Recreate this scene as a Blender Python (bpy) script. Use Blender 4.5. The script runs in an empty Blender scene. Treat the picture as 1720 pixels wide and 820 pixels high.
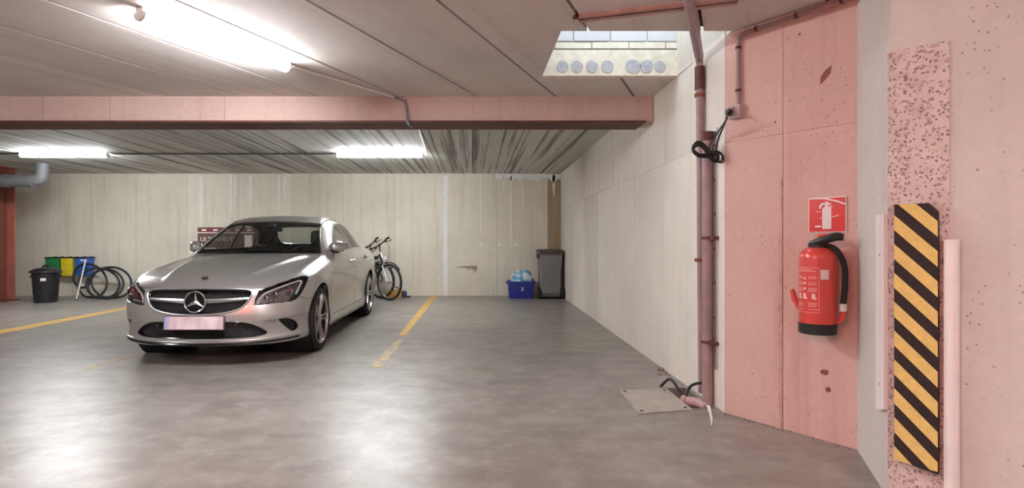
import bpy, bmesh, math, random
import numpy as np
from mathutils import Vector, Matrix
random.seed(7)
scene = bpy.context.scene
COL = scene.collection

# ------------------------------------------------------------------ camera
F_PX, CX, CY, CAM_H = 940.0, 795.0, 405.0, 1.12
cam_d = bpy.data.cameras.new('camera')
cam_d.sensor_width = 36.0
cam_d.lens = F_PX / 1720.0 * 36.0
cam_d.shift_x = (860.0 - CX) / 1720.0
cam_d.shift_y = -(410.0 - CY) / 1720.0
cam_d.clip_start = 0.05
cam = bpy.data.objects.new('camera', cam_d)
cam.location = (0, 0, CAM_H)
cam.rotation_euler = (math.pi / 2, 0, 0)
COL.objects.link(cam)
scene.camera = cam

# ------------------------------------------------------------------ sky seen through the shaft, exposure
world = bpy.data.worlds.new('sky')
scene.world = world
world.use_nodes = True
bgn = world.node_tree.nodes['Background']
bgn.inputs[0].default_value = (0.80, 0.90, 1.0, 1)
bgn.inputs[1].default_value = 2.6
scene.view_settings.view_transform = 'Standard'
scene.view_settings.look = 'None'
scene.view_settings.exposure = 1.15
scene.view_settings.gamma = 1.0
scene.view_settings.use_curve_mapping = False
TUBE_POWER = 85.0        # emission of the fluorescent diffusers
RED_POWER = 290.0        # unseen red lamp behind the viewpoint, inferred from the pink cast

# portal of the shaft mouth, so that the sky light is sampled well
pl = bpy.data.lights.new('shaft_portal', 'AREA')
pl.shape = 'RECTANGLE'; pl.size = 1.15; pl.size_y = 0.98
pl.cycles.is_portal = True
po = bpy.data.objects.new('shaft_portal', pl)
po.location = (1.11, 4.05, 3.42)
COL.objects.link(po)

# ------------------------------------------------------------------ helpers
def c(r, g, b):
    f = lambda v: (v / 255.0 / 12.92) if v <= 10.3 else ((v / 255.0 + 0.055) / 1.055) ** 2.4
    return (f(r), f(g), f(b), 1.0)

def G(px, py, z=0.0):
    """point of the horizontal plane z under a photo pixel"""
    Y = (CAM_H - z) * F_PX / (py - CY)
    return Vector(((px - CX) / F_PX * Y, Y, z))

def at(px, py, Y):
    return Vector(((px - CX) / F_PX * Y, Y, CAM_H - (py - CY) / F_PX * Y))

def on_line(px, A, B, off=0.0):
    """where the sight line of a pixel column meets the wall A-B (moved off metres into the room)"""
    A = Vector(A[:2]); B = Vector(B[:2]); d = (B - A).normalized()
    n = Vector((d.y, -d.x))
    if n.dot(A) > 0: n = -n
    A = A + n * off
    k = (px - CX) / F_PX
    t = (k * A.y - A.x) / (d.x - k * d.y)
    return A + d * t

def newobj(name, mesh, mat=None, parent=None):
    o = bpy.data.objects.new(name, mesh)
    if mat is not None:
        mesh.materials.clear(); mesh.materials.append(mat)
    COL.objects.link(o)
    if parent is not None: o.parent = parent
    return o

def empty(name, loc=(0, 0, 0), rz=0.0):
    o = bpy.data.objects.new(name, None)
    o.location = loc; o.rotation_euler = (0, 0, rz)
    o.empty_display_size = 0.1
    COL.objects.link(o)
    return o

def tag(o, label=None, cat=None, group=None, kind=None):
    if label: o['label'] = label
    if cat: o['category'] = cat
    if group: o['group'] = group
    if kind: o['kind'] = kind
    return o

class MB:
    """collects geometry for ONE mesh"""
    def __init__(s): s.v = []; s.f = []; s.sm = []
    def add(s, verts, faces, smooth=False):
        n = len(s.v)
        s.v += [tuple(p) for p in verts]
        s.f += [tuple(i + n for i in f) for f in faces]
        s.sm += [smooth] * len(faces)
        return s
    def box(s, lo, hi, M=None):
        x0, y0, z0 = lo; x1, y1, z1 = hi
        v = [Vector(p) for p in ((x0,y0,z0),(x1,y0,z0),(x1,y1,z0),(x0,y1,z0),(x0,y0,z1),(x1,y0,z1),(x1,y1,z1),(x0,y1,z1))]
        if M is not None: v = [M @ p for p in v]
        return s.add(v, [(0,3,2,1),(4,5,6,7),(0,1,5,4),(1,2,6,5),(2,3,7,6),(3,0,4,7)])
    def rbox(s, lo, hi, r=0.01, seg=2, M=None, smooth=True, taper=None):
        bm = bmesh.new()
        bmesh.ops.create_cube(bm, size=1.0)
        c0 = [(a + b) / 2 for a, b in zip(lo, hi)]; d = [b - a for a, b in zip(lo, hi)]
        for v in bm.verts:
            v.co = Vector((v.co.x * d[0], v.co.y * d[1], v.co.z * d[2]))
            if taper:
                k = taper if v.co.z < 0 else 1.0
                v.co.x *= k; v.co.y *= k
            v.co += Vector(c0)
        bmesh.ops.bevel(bm, geom=bm.edges[:], offset=r, segments=seg, profile=0.5, affect='EDGES')
        bm.verts.index_update()
        vs = [(M @ v.co) if M is not None else v.co.copy() for v in bm.verts]
        fs = [[v.index for v in f.verts] for f in bm.faces]
        bm.free()
        return s.add(vs, fs, smooth)
    def prism(s, poly, z0, z1, M=None, smooth=False):
        n = len(poly)
        a = sum(poly[i][0] * poly[(i+1) % n][1] - poly[(i+1) % n][0] * poly[i][1] for i in range(n))
        if a < 0: poly = list(reversed(poly))
        v = [Vector((p[0], p[1], z0)) for p in poly] + [Vector((p[0], p[1], z1)) for p in poly]
        if M is not None: v = [M @ p for p in v]
        fs = [tuple(range(n - 1, -1, -1)), tuple(range(n, 2 * n))]
        fs += [(i, (i + 1) % n, (i + 1) % n + n, i + n) for i in range(n)]
        return s.add(v, fs, smooth)
    def lathe(s, prof, seg=24, M=None, smooth=True, cap=True, a0=0.0, a1=2 * math.pi):
        full = abs(a1 - a0 - 2 * math.pi) < 1e-6
        n = seg if full else seg + 1
        v = []; f = []
        for r, z in prof:
            for k in range(n):
                a = a0 + (a1 - a0) * k / seg
                p = Vector((r * math.cos(a), r * math.sin(a), z))
                v.append(M @ p if M is not None else p)
        for i in range(len(prof) - 1):
            for k in range(seg):
                k2 = (k + 1) % n
                f.append((i * n + k, i * n + k2, (i + 1) * n + k2, (i + 1) * n + k))
        if cap and full:
            f.append(tuple(range(n - 1, -1, -1)))
            f.append(tuple((len(prof) - 1) * n + k for k in range(n)))
        return s.add(v, f, smooth)
    def tube(s, pts, r, seg=8, closed=False, cap=True):
        pts = [Vector(p) for p in pts]; n = len(pts)
        rad = r if isinstance(r, (list, tuple)) else [r] * n
        tg = []
        for i in range(n):
            a = pts[(i - 1) % n] if (closed or i > 0) else pts[i]
            b = pts[(i + 1) % n] if (closed or i < n - 1) else pts[i]
            tg.append((b - a).normalized())
        ref = Vector((0, 0, 1)) if abs(tg[0].z) < 0.9 else Vector((1, 0, 0))
        u = tg[0].cross(ref).normalized()
        v = []; f = []
        for i in range(n):
            u = (u - tg[i] * u.dot(tg[i])).normalized()
            w = tg[i].cross(u)
            for k in range(seg):
                a = 2 * math.pi * k / seg
                v.append(pts[i] + (u * math.cos(a) + w * math.sin(a)) * rad[i])
        m = n if closed else n - 1
        for i in range(m):
            j = (i + 1) % n
            for k in range(seg):
                k2 = (k + 1) % seg
                f.append((i * seg + k, i * seg + k2, j * seg + k2, j * seg + k))
        if cap and not closed:
            f.append(tuple(range(seg - 1, -1, -1)))
            f.append(tuple((n - 1) * seg + k for k in range(seg)))
        return s.add(v, f, True)
    def mesh(s, name):
        me = bpy.data.meshes.new(name)
        me.from_pydata(s.v, [], s.f)
        me.polygons.foreach_set('use_smooth', s.sm)
        me.update()
        return me
    def build(s, name, mat=None, parent=None, sharp=35):
        me = s.mesh(name)
        if any(s.sm):
            bm = bmesh.new(); bm.from_mesh(me)
            lim = math.radians(sharp)
            for e in bm.edges:
                if len(e.link_faces) == 2 and e.calc_face_angle(0) > lim: e.smooth = False
            bm.to_mesh(me); bm.free()
        return newobj(name, me, mat, parent)

def catmull(pts, sub=8, closed=False):
    P = [Vector(p) for p in pts]; n = len(P); out = []
    m = n if closed else n - 1
    for i in range(m):
        p0 = P[(i - 1) % n] if (closed or i > 0) else P[0] * 2 - P[1]
        p1 = P[i]; p2 = P[(i + 1) % n]
        p3 = P[(i + 2) % n] if (closed or i + 2 < n) else P[-1] * 2 - P[-2]
        for k in range(sub):
            t = k / sub
            out.append(0.5 * (2 * p1 + (p2 - p0) * t + (2 * p0 - 5 * p1 + 4 * p2 - p3) * t * t + (3 * p1 - p0 - 3 * p2 + p3) * t ** 3))
    if not closed: out.append(P[-1])
    return out

def clip_poly(poly, n, d):
    """keep n.p <= d"""
    out = []
    for i in range(len(poly)):
        a = poly[i]; b = poly[(i + 1) % len(poly)]
        da = n[0] * a[0] + n[1] * a[1] - d; db = n[0] * b[0] + n[1] * b[1] - d
        if da <= 0: out.append(a)
        if (da < 0 < db) or (db < 0 < da):
            t = da / (da - db)
            out.append((a[0] + (b[0] - a[0]) * t, a[1] + (b[1] - a[1]) * t))
    return out

def frame(origin, xdir, up=(0, 0, 1)):
    """matrix: local x along xdir, local z up, local y = z cross x"""
    x = Vector(xdir).normalized(); z = Vector(up).normalized()
    y = z.cross(x).normalized(); z = x.cross(y)
    M = Matrix((x, y, z)).transposed().to_4x4()
    M.translation = Vector(origin)
    return M

def text_obj(body, size, mat, parent, M, name='lettering', extrude=0.0006, align='CENTER'):
    cu = bpy.data.curves.new('t', 'FONT')
    cu.body = body; cu.size = size; cu.extrude = extrude
    cu.align_x = align; cu.align_y = 'CENTER'; cu.resolution_u = 3
    o = bpy.data.objects.new('t', cu); COL.objects.link(o)
    dg = bpy.context.evaluated_depsgraph_get()
    me = bpy.data.meshes.new_from_object(o.evaluated_get(dg))
    bpy.data.objects.remove(o); bpy.data.curves.remove(cu)
    me.transform(M)
    return newobj(name, me, mat, parent)

# ------------------------------------------------------------------ materials
class NT:
    def __init__(s, name):
        s.m = bpy.data.materials.new(name); s.m.use_nodes = True
        s.t = s.m.node_tree; s.n = s.t.nodes; s.b = s.n['Principled BSDF']
    def node(s, typ, **kw):
        nd = s.n.new(typ)
        for k, v in kw.items():
            if k.startswith('i_'):
                key = k[2:]; key = int(key) if key.isdigit() else key
                nd.inputs[key].default_value = v
            else: setattr(nd, k, v)
        return nd
    def link(s, a, b): s.t.links.new(a, b)
    def pos(s, scale=(1, 1, 1), rot=(0, 0, 0), obj=False):
        m = s.node('ShaderNodeMapping')
        m.inputs['Scale'].default_value = scale
        if any(rot):
            r = s.node('ShaderNodeMapping'); r.inputs['Rotation'].default_value = rot
            s.link(s.node('ShaderNodeNewGeometry').outputs['Position'], r.inputs[0]); s.link(r.outputs[0], m.inputs[0])
            return m.outputs[0]
        if obj: s.link(s.node('ShaderNodeTexCoord').outputs['Object'], m.inputs[0])
        else: s.link(s.node('ShaderNodeNewGeometry').outputs['Position'], m.inputs[0])
        return m.outputs[0]
    def noise(s, vec, scale, detail=4, rough=0.55):
        n = s.node('ShaderNodeTexNoise', i_Scale=scale, i_Detail=detail, i_Roughness=rough)
        s.link(vec, n.inputs['Vector']); return n.outputs[0]
    def voro(s, vec, scale, feature='F1', out=0):
        n = s.node('ShaderNodeTexVoronoi', feature=feature, i_Scale=scale)
        s.link(vec, n.inputs['Vector']); return n.outputs[out]
    def ramp(s, fac, lo, hi, a=0.0, b=1.0):
        n = s.node('ShaderNodeMapRange', clamp=True)
        n.inputs[1].default_value = lo; n.inputs[2].default_value = hi
        n.inputs[3].default_value = a; n.inputs[4].default_value = b
        s.link(fac, n.inputs[0]); return n.outputs[0]
    def math(s, op, a, b=None):
        n = s.node('ShaderNodeMath', operation=op)
        for i, x in enumerate((a, b)):
            if x is None: continue
            if isinstance(x, (int, float)): n.inputs[i].default_value = x
            else: s.link(x, n.inputs[i])
        return n.outputs[0]
    def mix(s, fac, a, b, mode='MIX'):
        n = s.node('ShaderNodeMix', data_type='RGBA', blend_type=mode)
        for i, x in ((0, fac), (6, a), (7, b)):
            if isinstance(x, (int, float, tuple)): n.inputs[i].default_value = x
            else: s.link(x, n.inputs[i])
        return n.outputs[2]
    def bump(s, h, strength=0.3, dist=0.01):
        n = s.node('ShaderNodeBump', i_Strength=strength, i_Distance=dist)
        s.link(h, n.inputs['Height']); s.link(n.outputs[0], s.b.inputs['Normal'])

def pmat(name, col, rough=0.5, metal=0.0, var=0.0, scale=14.0, bump=0.0, coat=0.0, spec=0.5, bscale=None):
    t = NT(name); b = t.b
    b.inputs['Roughness'].default_value = rough; b.inputs['Metallic'].default_value = metal
    b.inputs['Coat Weight'].default_value = coat; b.inputs['Coat Roughness'].default_value = 0.05
    b.inputs['Specular IOR Level'].default_value = spec
    P = t.pos(obj=True)
    nz = t.noise(P, scale, 3)
    if var > 0:
        d = tuple(x * (1 - var) for x in col[:3]) + (1,); l = tuple(min(1, x * (1 + var)) for x in col[:3]) + (1,)
        t.link(t.mix(t.ramp(nz, 0.3, 0.7), d, l), b.inputs['Base Color'])
    else: b.inputs['Base Color'].default_value = col
    if bump > 0: t.bump(t.noise(P, bscale or scale * 3, 3), bump, 0.004)
    return t.m

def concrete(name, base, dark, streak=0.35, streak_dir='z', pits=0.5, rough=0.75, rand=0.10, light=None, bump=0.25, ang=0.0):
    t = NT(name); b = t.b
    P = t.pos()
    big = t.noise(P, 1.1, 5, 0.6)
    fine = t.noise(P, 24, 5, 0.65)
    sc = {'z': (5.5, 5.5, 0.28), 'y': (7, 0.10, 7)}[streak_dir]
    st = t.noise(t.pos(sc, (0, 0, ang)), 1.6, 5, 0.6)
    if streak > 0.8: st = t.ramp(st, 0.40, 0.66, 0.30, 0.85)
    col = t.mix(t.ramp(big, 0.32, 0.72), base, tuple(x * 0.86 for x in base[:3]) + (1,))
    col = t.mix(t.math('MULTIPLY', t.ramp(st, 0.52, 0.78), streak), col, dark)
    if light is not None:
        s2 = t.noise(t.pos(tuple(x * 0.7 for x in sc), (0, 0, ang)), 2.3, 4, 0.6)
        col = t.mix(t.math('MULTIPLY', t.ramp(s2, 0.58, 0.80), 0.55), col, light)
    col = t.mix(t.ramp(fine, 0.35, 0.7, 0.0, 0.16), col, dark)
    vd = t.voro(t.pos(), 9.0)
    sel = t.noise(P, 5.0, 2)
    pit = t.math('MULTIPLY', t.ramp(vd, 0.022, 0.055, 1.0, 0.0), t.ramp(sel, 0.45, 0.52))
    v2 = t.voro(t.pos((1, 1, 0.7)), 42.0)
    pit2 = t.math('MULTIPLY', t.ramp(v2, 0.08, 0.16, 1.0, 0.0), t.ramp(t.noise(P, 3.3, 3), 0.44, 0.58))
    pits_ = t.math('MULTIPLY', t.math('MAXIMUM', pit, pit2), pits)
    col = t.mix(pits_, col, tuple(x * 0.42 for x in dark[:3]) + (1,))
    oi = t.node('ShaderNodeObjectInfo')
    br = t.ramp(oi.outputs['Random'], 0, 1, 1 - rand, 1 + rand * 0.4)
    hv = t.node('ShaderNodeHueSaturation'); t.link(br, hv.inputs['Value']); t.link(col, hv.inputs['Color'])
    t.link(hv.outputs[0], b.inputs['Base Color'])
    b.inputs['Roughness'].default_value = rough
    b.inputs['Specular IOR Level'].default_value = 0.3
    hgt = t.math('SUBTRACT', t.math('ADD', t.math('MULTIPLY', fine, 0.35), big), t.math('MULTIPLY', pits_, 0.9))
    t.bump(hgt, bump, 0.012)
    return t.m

def glow(name, col, strength):
    t = NT(name)
    t.b.inputs['Base Color'].default_value = (0.8, 0.8, 0.8, 1)
    t.b.inputs['Emission Color'].default_value = col
    t.b.inputs['Emission Strength'].default_value = strength
    return t.m

M = {}
M['wall_back'] = concrete('concrete_back', c(226, 219, 203), c(178, 163, 138), 0.50, light=c(232, 228, 218))
M['wall_brown'] = concrete('concrete_stained', c(176, 154, 122), c(128, 104, 74), 0.75, light=c(214, 206, 192))
M['wall_right'] = concrete('concrete_right', c(234, 226, 215), c(204, 180, 156), 0.40, pits=0.7, light=c(236, 228, 216))
M['wall_pink_cast'] = concrete('concrete_red_cast', c(224, 188, 178), c(180, 126, 114), 0.42, pits=0.95)  # pink of the red light cast is painted into this base colour
M['wall_column'] = concrete('concrete_column', c(222, 213, 207), c(178, 158, 150), 0.22, pits=0.85)
M['wall_far'] = concrete('concrete_plain', c(205, 198, 188), c(150, 140, 128), 0.3)
M['ceil_near'] = concrete('concrete_plank_near', c(222, 212, 206), c(176, 158, 150), 0.45, 'y', 0.25, ang=math.atan2(0.4212, 0.907))
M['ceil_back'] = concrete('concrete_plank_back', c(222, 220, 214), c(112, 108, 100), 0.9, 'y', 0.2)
M['joint'] = pmat('joint_dark', c(92, 80, 72), 0.9, var=0.3, scale=30)
M['beam'] = concrete('beam_rosy', c(206, 178, 168), c(150, 112, 100), 0.25, pits=0.6, rand=0.0)
M['rust'] = pmat('red_oxide_steel', c(124, 60, 48), 0.55, 0.0, 0.30, 9, 0.15)
M['rust_dark'] = pmat('dark_oxide_steel', c(92, 48, 40), 0.6, 0.0, 0.35, 12, 0.2)
M['block'] = concrete('pale_block', c(214, 216, 220), c(176, 180, 188), 0.2, pits=0.5, rand=0.12)
M['mortar'] = pmat('pale_mortar', c(226, 224, 218), 0.9, var=0.12, scale=18, bump=0.4)
M['slab_end'] = pmat('cream_slab_end', c(226, 220, 204), 0.9, var=0.12, scale=14, bump=0.5)
M['core'] = pmat('grey_mortar', c(184, 186, 192), 0.95, var=0.12, scale=30, bump=0.8)
M['yellow_paint'] = None
M['white_steel'] = pmat('white_coated_steel', c(226, 222, 218), 0.45, 0.0, 0.04, 8)
M['grey_pvc'] = pmat('grey_pvc', c(120, 122, 126), 0.45, 0.0, 0.08, 6)
M['pvc_mauve'] = pmat('grey_brown_conduit', c(156, 128, 128), 0.42, 0.0, 0.14, 9)
M['black_plastic'] = pmat('black_plastic', c(30, 30, 32), 0.42, 0.0, 0.1, 12)
M['black_cable'] = pmat('black_cable', c(30, 25, 25), 0.5)
M['rubber'] = pmat('tyre_rubber', c(27, 26, 26), 0.75, 0.0, 0.1, 20, 0.15)
M['chrome'] = pmat('chrome', c(225, 225, 228), 0.12, 1.0)
M['alu'] = pmat('brushed_aluminium', c(190, 190, 192), 0.35, 1.0)

def floor_mat():
    t = NT('polished_concrete_floor'); b = t.b
    P = t.pos()
    big = t.noise(P, 0.55, 5, 0.6); mid = t.noise(t.pos((1, 1.6, 1)), 2.2, 6, 0.65); fine = t.noise(P, 38, 4, 0.7)
    col = t.mix(t.ramp(big, 0.3, 0.72), c(148, 142, 135), c(126, 120, 113))
    col = t.mix(t.ramp(mid, 0.42, 0.70, 0, 0.75), col, c(104, 97, 90))
    col = t.mix(t.ramp(t.noise(P, 5.5, 6, 0.7), 0.48, 0.75, 0, 0.55), col, c(176, 172, 166))
    col = t.mix(t.ramp(fine, 0.5, 0.8, 0, 0.12), col, c(92, 86, 80))
    vd = t.voro(t.pos((1, 1, 1)), 4.0); sel = t.noise(P, 2.2, 2)
    spot = t.math('MULTIPLY', t.ramp(vd, 0.03, 0.06, 1, 0), t.ramp(sel, 0.55, 0.6))
    col = t.mix(t.math('MULTIPLY', spot, 0.7), col, c(60, 56, 52))
    t.link(col, b.inputs['Base Color'])
    r = t.ramp(big, 0.1, 0.9, 0.29, 0.40)
    t.link(r, b.inputs['Roughness'])
    b.inputs['Specular IOR Level'].default_value = 0.50
    t.bump(mid, 0.02, 0.01)
    return t.m
M['floor'] = floor_mat()

def line_mat(name, wear):
    t = NT(name); b = t.b
    P = t.pos()
    w = t.ramp(t.noise(P, 11, 6, 0.7), 0.62 - wear * 0.3, 0.72 - wear * 0.2)
    col = t.mix(w, c(206, 164, 78), c(138, 128, 110))
    t.link(col, b.inputs['Base Color']); b.inputs['Roughness'].default_value = 0.42
    return t.m
M['line'] = line_mat('worn_yellow_paint', 0.25)
M['line_faint'] = line_mat('faded_yellow_paint', 0.85)

def aggregate_mat():
    t = NT('exposed_aggregate'); b = t.b
    P = t.pos((1, 1, 1))
    warp = t.node('ShaderNodeMix', data_type='VECTOR'); warp.inputs[0].default_value = 0.03
    nn = t.node('ShaderNodeTexNoise', i_Scale=30.0); t.link(P, nn.inputs['Vector'])
    t.link(P, warp.inputs[4]); t.link(nn.outputs[1], warp.inputs[5])
    vn = t.node('ShaderNodeTexVoronoi', i_Scale=84.0); t.link(warp.outputs[1], vn.inputs['Vector'])
    stone = t.ramp(vn.outputs[0], 0.36, 0.50, 1, 0)
    sel = t.node('ShaderNodeSeparateColor'); t.link(vn.outputs[1], sel.inputs[0])
    pick = t.ramp(sel.outputs[0], 0.34, 0.40)
    m_ = t.math('MULTIPLY', stone, pick)
    scol = t.mix(sel.outputs[1], c(132, 112, 108), c(186, 160, 152))
    base = t.mix(t.ramp(t.noise(P, 14, 4), 0.3, 0.7), c(224, 206, 199), c(202, 182, 175))
    t.link(t.mix(m_, base, scol), b.inputs['Base Color'])
    b.inputs['Roughness'].default_value = 0.85
    t.bump(t.math('ADD', t.noise(P, 60, 3), m_), 0.5, 0.006)
    return t.m
M['aggregate'] = aggregate_mat()
# ------------------------------------------------------------------ the room
ZN, ZB = 2.46, 2.50                  # ceiling height of the near bay and of the back bay
RB = Vector((1.79, 11.44)); C1 = Vector((1.64, 3.65)); C2 = Vector((2.06, 3.004)); C3 = Vector((1.781, 2.384))
D_COL = Vector((0.68, -0.73)).normalized()
C4 = C3 + D_COL * 1.6
XL, YF = -11.5, -7.0
DP = Vector((0.4212, 0.907))         # run of the ceiling planks in the near bay
NP_ = Vector((0.907, -0.4212))

def wframe(P, d, z=0.0):
    """wall frame: x along the wall, y up, z out into the room"""
    x = Vector((d[0], d[1], 0)).normalized(); y = Vector((0, 0, 1)); n = x.cross(y)
    Mx = Matrix((x, y, n)).transposed().to_4x4(); Mx.translation = Vector((P[0], P[1], z))
    return Mx

# floor with a small open pit at the foot of the pipes
HX0, HX1, HY0, HY1 = 1.462, 1.615, 3.74, 4.27
fl = MB()
xs = [XL - 0.2, HX0, HX1, 4.2]; ys = [YF - 0.2, HY0, HY1, 11.7]
for i in range(3):
    for j in range(3):
        if i == 1 and j == 1: continue
        fl.add([(xs[i], ys[j], 0), (xs[i+1], ys[j], 0), (xs[i+1], ys[j+1], 0), (xs[i], ys[j+1], 0)], [(0, 1, 2, 3)])
d_ = -0.16
pit = [(HX0, HY0), (HX1, HY0), (HX1, HY1), (HX0, HY1)]
pv = [(x, y, 0) for x, y in pit] + [(x, y, d_) for x, y in pit]
fl.add(pv, [(4, 5, 6, 7)] + [(i, i + 4, (i + 1) % 4 + 4, (i + 1) % 4) for i in range(4)])
tag(fl.build('floor', M['floor']), 'polished grey concrete garage floor with scuffs and stains', 'floor', kind='structure')

def wall(name, A, B, z1, joints, rows, mat, label, gap=0.006, mats=None, back=0.25, ext=(0, 0)):
    A = Vector(A); B = Vector(B); L = (B - A).length; W = wframe(A, B - A)
    root = MB().box((-ext[0], 0, -back), (L + ext[1], z1, -0.018), W).build(name, M['joint'])
    tag(root, label, 'wall', kind='structure')
    js = [-ext[0]] + sorted(joints) + [L + ext[1]]; rs = [0.0] + list(rows) + [z1]
    for i in range(len(js) - 1):
        for k in range(len(rs) - 1):
            g = gap / 2
            m = (mats or {}).get(i, mat)
            a = js[i] + (g if i else 0); b = js[i + 1] - (g if i < len(js) - 2 else 0)
            zlo = rs[k] + (g * 0.6 if k else 0); zhi = rs[k + 1] - (g * 0.6 if k < len(rs) - 2 else 0)
            zo = random.uniform(-0.0015, 0.0015)
            MB().box((a, zlo, -0.03), (b, zhi, zo), W).build('wall_panel', m, root)
    return root, W

def along(px, A, B): return (on_line(px, A, B) - Vector(A)).length

BA = Vector((XL, 11.44))
bj = [along(p, BA, RB) for p in (-150, -70, 20, 82, 140, 228, 315, 401, 489.5, 576, 663, 746, 835, 920)]
wall_back, WB = wall('wall_back', BA, RB, ZB, bj, [], M['wall_back'], 'beige concrete rear wall with vertical formwork joints and white lime runs', 0.005,
                     {14: M['wall_brown']})
rj = [along(p, RB, C1) for p in (963, 983, 1004, 1029.5, 1066, 1117)]
wall_right, WR = wall('wall_right', RB, C1, ZB, rj, [1.79], M['wall_right'], 'pale concrete side wall with vertical joints beside the empty bay', 0.004, ext=(0.12, 0))
wall_pink_cast, WP = wall('wall_corner', C1, C2, ZN, [along(1315, C1, C2)], [1.76], M['wall_pink_cast'], 'concrete wall, rosy with painted-in red light, carrying the fire extinguisher', 0.003)
# the heavy corner column
colm = MB().prism([C2, C3 + (C3 - C2).normalized() * -0.0, C3, C4, C4 + Vector((0.8, 0.8)), C2 + Vector((1.2, 0.6))][0:1] + [C3, C4, (4.0, 1.2), (4.0, 3.2), (C2.x + 0.3, C2.y + 0.3)], 0, ZN)
column = tag(colm.build('wall_column', M['wall_column']), 'pale concrete corner pier with a rough exposed stone patch', 'wall', kind='structure')
WC = wframe(C3, D_COL)
WL = wframe(C2, C3 - C2)
LL = (C3 - C2).length
# rough stone patch on its face, bevelled upper edge
pp = MB()
tA = -0.012; tB = (on_line(1595, C3, C4) - C3).length
pp.box((tA, 0, -0.05), (tB, 1.925, 0.006), WC)
pp.build('aggregate_patch', M['aggregate'], column)
wall('wall_side', C4, (C4.x, YF), ZN, [1.5, 3, 4.5, 6], [], M['wall_far'], 'plain concrete wall beyond the corner pier')
wall('wall_front', (C4.x + 0.3, YF), (XL, YF), ZN, [3, 6, 9, 12], [], M['wall_far'], 'plain concrete wall at the entrance end')
wall('wall_left', (XL, YF), BA, ZB, [3, 6, 9, 12, 15], [], M['wall_far'], 'plain concrete wall at the far left of the garage')

# white lime runs and marks on the rear wall
def wall_strip(W, pts, mat, name, parent, t=0.003):
    MB().prism(pts, -0.002, t, W).build(name, mat, parent)
def bx(px): return (on_line(px, BA, RB) - BA).length
def bz(py): return CAM_H - (py - CY) / F_PX * 11.44
M['lime'] = pmat('white_lime', c(232, 230, 226), 0.85, var=0.06, scale=30)
def run(px, y0, y1, w, parent, name='lime_run', seed=0):
    rr = random.Random(seed); n = 14; L = []; R = []
    for k in range(n + 1):
        y = y0 + (y1 - y0) * k / n
        ww = w * (0.75 + 0.5 * rr.random()) * (1 if k < n * 0.6 else 1 - 0.75 * (k / n - 0.6) / 0.4)
        cx = px + rr.uniform(-0.6, 0.6)
        L.append((bx(cx - ww / 2), bz(y))); R.append((bx(cx + ww / 2), bz(y)))
    wall_strip(WB, L + R[::-1], M['lime'], name, parent)
for i, (px, y0, y1, w) in enumerate([(338, 296, 386, 4.5), (388, 294, 366, 4), (395, 294, 352, 2.5), (421, 295, 350, 5), (469, 297, 350, 3), (478, 296, 342, 2.5), (858, 296, 420, 2.2), (878, 295, 360, 2), (846, 294, 324, 2.5), (807, 294, 400, 1.6), (930, 294, 330, 4)]):
    run(px, y0, y1, w, wall_back, seed=i)
rr = random.Random(5)
L = []; R = []
for k in range(21):
    y = 295 + 202 * k / 20
    L.append((bx(744.5 + rr.uniform(-1.2, 1.2)), bz(y))); R.append((bx(752 + rr.uniform(-1.2, 1.2)), bz(y)))
wall_strip(WB, L + R[::-1], M['lime'], 'joint_filler', wall_back, 0.006)
rr = random.Random(9); tp = []
for k in range(23):
    tp.append((bx(832 + k * 5), bz(299 + rr.uniform(-1, 7) * (0.4 + 0.6 * (k % 3)))))
wall_strip(WB, [(bx(832), bz(292.5)), (bx(942), bz(292.5))] + tp[::-1], M['lime'], 'lime_run', wall_back)
for px in (808, 838, 866):
    pts = []
    for k in range(12):
        a = k / 12 * 2 * math.pi
        pts.append((bx(px + 4.0 * math.cos(a) * rr.uniform(0.6, 1.1)), bz(411 + 2.3 * math.sin(a) * rr.uniform(0.7, 1.1))))
    wall_strip(WB, pts, M['lime'], 'plaster_dab', wall_back, 0.004)
M['soot'] = pmat('dark_scuff', c(138, 126, 108), 0.9, var=0.2, scale=40)
sc_ = MB(); rr = random.Random(3)
for k in range(70):
    u = k / 69
    x0 = 768 + 31 * u + rr.uniform(-0.6, 0.6); top = 446.5 + 1.6 * (1 - u) ** 2 + rr.uniform(-0.5, 0.5); ln = (2 + 11 * u ** 1.3) * rr.uniform(0.35, 1.0) * (1.5 if 0.8 < u < 0.93 else 1)
    w_ = rr.uniform(0.35, 0.9); bend_ = 3.5 * (1 - u) + 1.0
    q_ = [(bx(x0 + 2.5), bz(top)), (bx(x0 + 2.5 + w_), bz(top + 0.3)), (bx(x0 + w_ + 2.0 - bend_ * 0.3), bz(top + ln * 0.5)), (bx(x0 + 1.5 - bend_), bz(top + ln)), (bx(x0 + 1.6 - bend_ * 0.3), bz(top + ln * 0.5))]
    sc_.prism(q_, -0.002, 0.0015 + 0.001 * rr.random(), WB)
sc_.build('scuff_mark', M['soot'], wall_back)
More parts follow.
